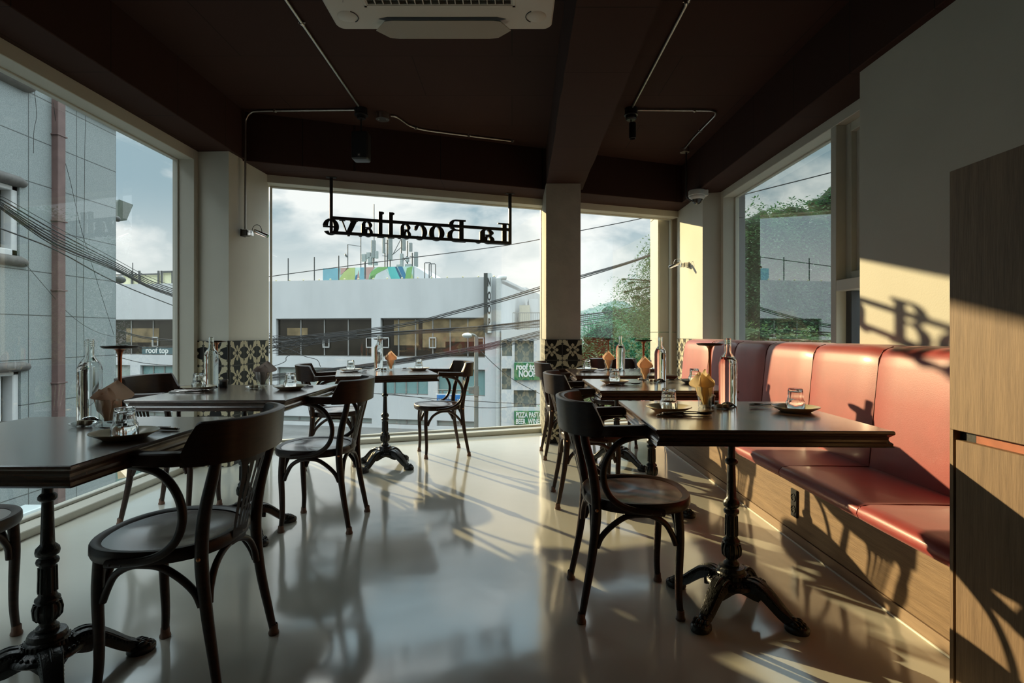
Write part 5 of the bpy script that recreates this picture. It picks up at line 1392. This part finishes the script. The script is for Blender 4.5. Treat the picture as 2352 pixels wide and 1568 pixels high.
# ---------------------------------------------------------------- overhead cables
CN = 0
def cable(label, pts, r=.012, group=None, sag=4):
    bm = BM(); add_tube(bm, catmull([at(*p) for p in pts], sag), r, 6)
    return tag(obj('cable', bm, mat('black_cable', (.03, .03, .03), .6, noise=.2)), label, 'cable', group)
rnd = random.Random(21)
G1 = 'bundled overhead cables outside the left window'
for i, (a0, a1, r) in enumerate(((448, 660, .003), (456, 667, .006), (463, 671, .005), (467, 675, .006), (470, 679, .006), (474, 682, .010), (478, 685, .005))):
    cable('black overhead cable in the bundle crossing the left window', [(-40, a0 - 24, 4.0), (0, a0, 4.2), (130, a0 * .54 + a1 * .46 - 24 + i * 3, 5.0), (266, a0 * .2 + a1 * .8 - 22, 6.2), (340, a1 - 25, 7.0), (415, a1 + 3, 7.8), (520, a1 + 45, 9.2)], r, G1)
cable('single black cable below the bundle in the left window', [(-40, 505, 4.0), (0, 524, 4.2), (130, 575, 5.0), (266, 648, 6.2), (415, 708, 7.8), (520, 745, 9.2)], .006)
G2 = 'sagging cables outside the left window below the bundle'
for i, (ya, yb) in enumerate(((755, 782), (758, 785), (788, 795), (793, 797), (817, 840))):
    cable('sagging cable beyond the left window in front of the white building', [(262, ya, 10.5), (330, ya + (yb - ya) * .5 + 5, 10.8), (415, yb, 11.4), (520, yb + 5, 12)], (.012, .008, .010, .008, .007)[i], G2)
G3 = 'upper overhead cables rising to the pillar'
for i, dy in enumerate((0, 3, 7)):
    cable('overhead cable in the upper strand rising to the right across the back window', [(560, 772 + dy, 12), (620, 777 + dy, 12), (720, 768 + dy, 12), (830, 757 + dy, 12), (950, 738 + dy, 12), (1050, 712 + dy, 12), (1150, 686 + dy, 11.5), (1250, 655 + dy * 1.3, 11), (1335, 632 + dy, 10.5), (1440, 602 + dy * .6, 10), (1512, 577 + dy * .5, 9.6)], (.009, .014, .010)[i], G3)
G4 = 'middle overhead cable band across the back window'
for i in range(6):
    j = rnd.uniform(-3, 3)
    cable('overhead cable in the nearly level middle band across the back windows', [(560, 795 + i * 2, 13), (620, 790 + i * 3 + j, 13), (740, 776 + i * 2.4, 13), (880, 762 + i * 2 - j, 13), (1000, 756 + i * 1.6, 13), (1120, 748 + i * 2.2, 13), (1250, 734 + i * 3, 13), (1335, 724 + i * 4.5, 13), (1420, 712 + i * 4, 13), (1512, 694 + i * 4, 13)], (.018, .010, .008, .012, .007, .009)[i], G4)
G5 = 'lower overhead cable strand rising to the right'
for i in range(7):
    cable('overhead cable in the lower strand rising to the right behind the table', [(560, 868 + i * 2, 12.5), (620, 860 + i * 2.5, 12.5), (760, 846 + i * 2, 12.5), (880, 830 + i * 2, 12.5), (1000, 812 + i * 1.8, 12.5), (1120, 789 + i * 2.4, 12.5), (1250, 757 + i * 3.2, 12.5), (1300, 744 + i * 3, 12.5)], (.010, .013, .008, .016, .009, .010, .007)[i], G5)
G6 = 'tangled thin wires by the left side of the back window'
for i in range(9):
    y = [rnd.uniform(740, 832) for _ in range(5)]
    cable('thin tangled wire at the left side of the back window', [(600, y[0], 10), (650, y[1] * .5 + 395, 10), (700, y[2] * .3 + 550, 10), (745, 775 + rnd.uniform(-4, 4), 10), (820, 768 + rnd.uniform(-6, 6), 10.5)], .005, G6)
cable('thin wire drooping from the tangle to the right of the left column', [(600, 790, 10), (660, 800, 10), (700, 818, 10), (728, 826, 10), (736, 842, 10)], .006)
cable('thin wire curving down behind the left column edge', [(700, 800, 10), (660, 818, 10), (655, 830, 10), (625, 842, 10), (590, 852, 10)], .006)
cable('long single cable crossing the sky above the white building', [(560, 645, 16), (640, 632, 16), (880, 600, 16), (1165, 563, 15.5), (1331, 530, 15), (1462, 504, 14.5), (1560, 480, 14)], .012)
cable('thin cable running from the street lamp down to the wing', [(1095, 795, 17), (1130, 832, 17), (1180, 872, 18), (1262, 915, 19)], .010)
cable('thin level cable passing behind the chair by the window', [(820, 900, 12), (1000, 915, 12), (1180, 926, 12), (1300, 930, 12)], .008)
cable('second thin level cable low in the back window', [(640, 905, 13), (900, 905, 13), (1100, 936, 13), (1260, 926, 13)], .007)
cable('single dark cable crossing the top of the right window', [(1640, 468, 9), (1708, 447, 9), (1905, 397, 8.5), (2060, 355, 8)], .009)

# ---------------------------------------------------------------- trees and hill
def leaf_mat(name, c1, c2):
    m = bpy.data.materials.new(name); m.use_nodes = True; nt = m.node_tree; N = nt.nodes.new; L = nt.links.new; b = nt.nodes['Principled BSDF']
    b.inputs['Roughness'].default_value = .5
    tc = N('ShaderNodeTexCoord'); n = N('ShaderNodeTexNoise'); n.inputs['Scale'].default_value = 1.6; n.inputs['Detail'].default_value = 6; L(tc.outputs['Object'], n.inputs['Vector'])
    mx = N('ShaderNodeMix'); mx.data_type = 'RGBA'; mx.inputs[6].default_value = (*c1, 1); mx.inputs[7].default_value = (*c2, 1)
    mr = N('ShaderNodeMapRange'); mr.inputs['From Min'].default_value = .35; mr.inputs['From Max'].default_value = .65; L(n.outputs['Fac'], mr.inputs['Value']); L(mr.outputs[0], mx.inputs[0]); L(mx.outputs[2], b.inputs['Base Color'])
    tl = N('ShaderNodeBsdfTranslucent'); L(mx.outputs[2], tl.inputs[0]); ms = N('ShaderNodeMixShader'); ms.inputs[0].default_value = .35
    L(b.outputs[0], ms.inputs[1]); L(tl.outputs[0], ms.inputs[2]); L(ms.outputs[0], nt.nodes['Material Output'].inputs[0])
    return m
M_LF1 = leaf_mat('leaf_green', (.035, .12, .05), (.085, .20, .08)); M_LF2 = leaf_mat('pine_green', (.015, .13, .06), (.05, .26, .12)); M_LF3 = leaf_mat('hedge_green', (.05, .14, .045), (.12, .22, .07))
M_BARK = mat('bark', (.07, .055, .04), .8, noise=.3, nscale=20)
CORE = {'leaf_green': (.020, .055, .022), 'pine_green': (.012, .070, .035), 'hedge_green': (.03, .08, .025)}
def tree(label, blobs, nleaf, ls, m, trunk, seed, asp=2.6, cat='tree', name='leafy_tree', core=.62):
    rnd = random.Random(seed); root = Vector(trunk[0]); t = empty(name, label, cat, root)
    verts = []; faces = []
    tot = sum(b[3] * b[4] for b in blobs)
    sprays = []
    for cx, cy, cz, rx, rz_ in blobs:
        k = int(1.35 * nleaf * rx * rz_ / tot / 14) + 1
        for _ in range(k):
            d = Vector((rnd.gauss(0, 1), rnd.gauss(0, 1), rnd.gauss(0, 1))).normalized() * (rnd.random() ** .40)
            p = Vector((cx + d.x * rx, cy + d.y * rx, cz + d.z * rz_)); ax = (Vector((d.x, d.y, d.z * .5 - .15)) + Vector((rnd.uniform(-.6, .6), rnd.uniform(-.6, .6), rnd.uniform(-.5, .4)))).normalized()
            side = ax.cross(Vector((0, 0, 1))).normalized() if abs(ax.z) < .95 else Vector((1, 0, 0))
            for q in range(14):
                b0 = p + ax * (ls * .55 * q) + Vector((0, 0, -.012 * q * q * ls * 4)); s = 1 if q % 2 else -1
                dr = (side * s + ax * .8 + Vector((rnd.uniform(-.3, .3), rnd.uniform(-.3, .3), rnd.uniform(-.6, .2)))).normalized()
                wv = dr.cross(Vector((rnd.uniform(-.4, .4), rnd.uniform(-.4, .4), 1))).normalized() * (ls / asp)
                n = len(verts); verts += [b0 - root, b0 + dr * ls * .5 + wv * .5 - root, b0 + dr * ls - root, b0 + dr * ls * .5 - wv * .5 - root]; faces.append((n, n + 1, n + 2, n + 3))
    me = bpy.data.meshes.new('foliage'); me.from_pydata([tuple(v) for v in verts], [], faces); me.materials.append(m)
    o = bpy.data.objects.new('foliage', me); COL.objects.link(o); o.parent = t
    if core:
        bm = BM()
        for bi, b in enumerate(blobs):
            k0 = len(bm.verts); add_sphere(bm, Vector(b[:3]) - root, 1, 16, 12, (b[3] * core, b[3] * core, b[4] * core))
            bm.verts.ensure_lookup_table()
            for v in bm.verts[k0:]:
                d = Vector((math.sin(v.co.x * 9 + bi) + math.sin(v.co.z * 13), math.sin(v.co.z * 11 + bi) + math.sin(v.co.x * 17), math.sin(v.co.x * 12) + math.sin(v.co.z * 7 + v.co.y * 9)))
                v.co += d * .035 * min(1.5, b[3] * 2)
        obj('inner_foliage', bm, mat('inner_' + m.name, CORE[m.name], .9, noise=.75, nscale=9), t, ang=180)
    bm = BM(); add_tube(bm, catmull([Vector(q) - root for q in trunk], 3), [.16 - .02 * i for i in range((len(trunk) - 1) * 3 + 1)] if len(trunk) < 4 else .09, 8)
    for b in blobs[:10]:
        s = Vector(trunk[-1]) - root; e = Vector(b[:3]) - root; add_tube(bm, [s, (s + e) / 2 + Vector((0, 0, .2)), e], [.035, .022, .008], 6)
    obj('trunk', bm, M_BARK, t, ang=60)
    return t
def P3(px, py, Y): v = at(px, py, Y); return (v.x, v.y, v.z)
def bl(px, py, Y, r, rz=None): v = at(px, py, Y); return (v.x, v.y, v.z, r, rz or r)
# seen through the right window
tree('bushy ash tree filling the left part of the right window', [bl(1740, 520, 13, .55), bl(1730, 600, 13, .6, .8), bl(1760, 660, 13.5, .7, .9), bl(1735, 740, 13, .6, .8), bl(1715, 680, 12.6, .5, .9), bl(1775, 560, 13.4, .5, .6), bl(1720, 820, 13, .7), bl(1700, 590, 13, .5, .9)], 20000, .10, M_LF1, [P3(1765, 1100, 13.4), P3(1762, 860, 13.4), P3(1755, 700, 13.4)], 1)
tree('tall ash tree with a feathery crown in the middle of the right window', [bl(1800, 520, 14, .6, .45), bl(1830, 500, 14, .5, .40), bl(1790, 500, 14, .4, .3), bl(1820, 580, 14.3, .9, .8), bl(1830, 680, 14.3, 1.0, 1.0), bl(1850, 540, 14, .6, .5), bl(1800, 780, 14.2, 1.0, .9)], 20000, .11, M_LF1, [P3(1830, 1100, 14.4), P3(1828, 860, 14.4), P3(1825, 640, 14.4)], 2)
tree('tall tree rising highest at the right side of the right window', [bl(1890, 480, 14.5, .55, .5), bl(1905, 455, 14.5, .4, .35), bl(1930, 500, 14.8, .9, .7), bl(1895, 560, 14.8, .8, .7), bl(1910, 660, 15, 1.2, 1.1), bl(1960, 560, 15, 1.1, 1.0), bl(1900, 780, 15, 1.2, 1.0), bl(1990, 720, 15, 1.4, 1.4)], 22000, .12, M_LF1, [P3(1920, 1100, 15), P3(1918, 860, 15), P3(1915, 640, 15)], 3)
tree('sunlit shrub along the bottom of the right window', [bl(1725, 775, 8.5, .35, .22), bl(1800, 790, 8.6, .5, .2), bl(1870, 792, 8.7, .5, .22), bl(1940, 790, 8.8, .4, .22)], 6000, .07, M_LF3, [P3(1830, 1000, 8.7), P3(1830, 880, 8.7), P3(1830, 820, 8.7)], 4, 2.2, 'shrub', 'leafy_shrub')
# seen through the back right window
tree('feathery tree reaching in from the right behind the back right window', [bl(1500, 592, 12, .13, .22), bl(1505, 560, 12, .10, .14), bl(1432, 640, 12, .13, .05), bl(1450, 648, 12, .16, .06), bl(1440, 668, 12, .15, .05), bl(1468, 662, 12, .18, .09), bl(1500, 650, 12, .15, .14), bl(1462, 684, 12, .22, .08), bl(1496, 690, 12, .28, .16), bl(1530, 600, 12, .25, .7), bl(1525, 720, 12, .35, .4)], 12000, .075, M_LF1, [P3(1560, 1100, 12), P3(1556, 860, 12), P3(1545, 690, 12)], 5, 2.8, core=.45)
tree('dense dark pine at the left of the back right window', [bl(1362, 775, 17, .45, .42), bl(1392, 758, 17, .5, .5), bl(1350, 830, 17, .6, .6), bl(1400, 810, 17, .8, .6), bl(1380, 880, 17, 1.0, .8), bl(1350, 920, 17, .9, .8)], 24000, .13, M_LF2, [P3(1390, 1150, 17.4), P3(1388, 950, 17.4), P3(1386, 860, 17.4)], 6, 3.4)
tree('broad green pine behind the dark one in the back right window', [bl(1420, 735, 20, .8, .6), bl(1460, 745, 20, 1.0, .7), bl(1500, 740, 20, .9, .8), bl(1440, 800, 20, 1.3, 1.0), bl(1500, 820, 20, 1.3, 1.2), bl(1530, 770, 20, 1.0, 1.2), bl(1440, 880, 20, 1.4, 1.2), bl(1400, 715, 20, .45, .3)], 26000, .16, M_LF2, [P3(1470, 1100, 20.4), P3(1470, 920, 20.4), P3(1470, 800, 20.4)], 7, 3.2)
tree('yellow-green bushes low in the back right window', [bl(1350, 930, 11, .5, .45), bl(1400, 850, 13, .5, .35), bl(1440, 900, 12, .7, .5), bl(1500, 880, 12, .6, .5), bl(1480, 950, 11, .7, .6), bl(1545, 920, 11, .7, .7)], 12000, .11, M_LF3, [P3(1450, 1100, 12), P3(1450, 1000, 12), P3(1450, 930, 12)], 8, 2.4, 'bushes', 'leafy_shrub')
# hill and distant houses
bm = BM(); prof = [(1180, 745), (1290, 735), (1330, 715), (1360, 707), (1385, 698), (1410, 690), (1435, 692), (1470, 712), (1540, 730), (1700, 735), (1900, 742)]
f0 = []
for px, py in prof:
    p = at(px, py, 300); f0.append((bm.verts.new((p.x, p.y - 60, -6)), bm.verts.new((p.x, p.y - 20, (p.z + 1) * .65)), bm.verts.new(p), bm.verts.new((p.x, p.y + 60, -6))))
for a, b_ in zip(f0[:-1], f0[1:]):
    for j in range(3): bm.faces.new((a[j], b_[j], b_[j + 1], a[j + 1]))
bmesh.ops.subdivide_edges(bm, edges=bm.edges[:], cuts=6, use_grid_fill=True)
rnd = random.Random(9)
for v in bm.verts: v.co.z += rnd.uniform(-.25, .35); v.co.y += rnd.uniform(-1, 1)
tag(obj('wooded_hill', bm, mat('hazy_hill_green', (.13, .20, .19), .9, noise=.35, nscale=.25), ang=180), 'hazy wooded hill on the horizon right of the pillar', 'hill')
rnd = random.Random(14)
for i in range(9):
    px = 1325 + i * 10 + rnd.uniform(-3, 3); py = 742 + rnd.uniform(-6, 10); p = at(px, py, 150); w = rnd.uniform(.5, .9)
    bm = BM(); add_box(bm, (p.x - w, p.y, -5), (p.x + w, p.y + 3, p.z)); h = empty('distant_house', 'tiny pale house on the slope below the hill', 'house', (0, 0, 0), 0, 'tiny pale houses below the hill'); obj('wall', bm, mat('pale_house', (.55, .58, .58), .8, noise=.1), h)
    bm = BM(); add_box(bm, (p.x - w - .1, p.y - .1, p.z), (p.x + w + .1, p.y + 3.1, p.z + .18)); obj('roof', bm, mat('house_roof', (.30, .33, .34), .8, noise=.1), h)
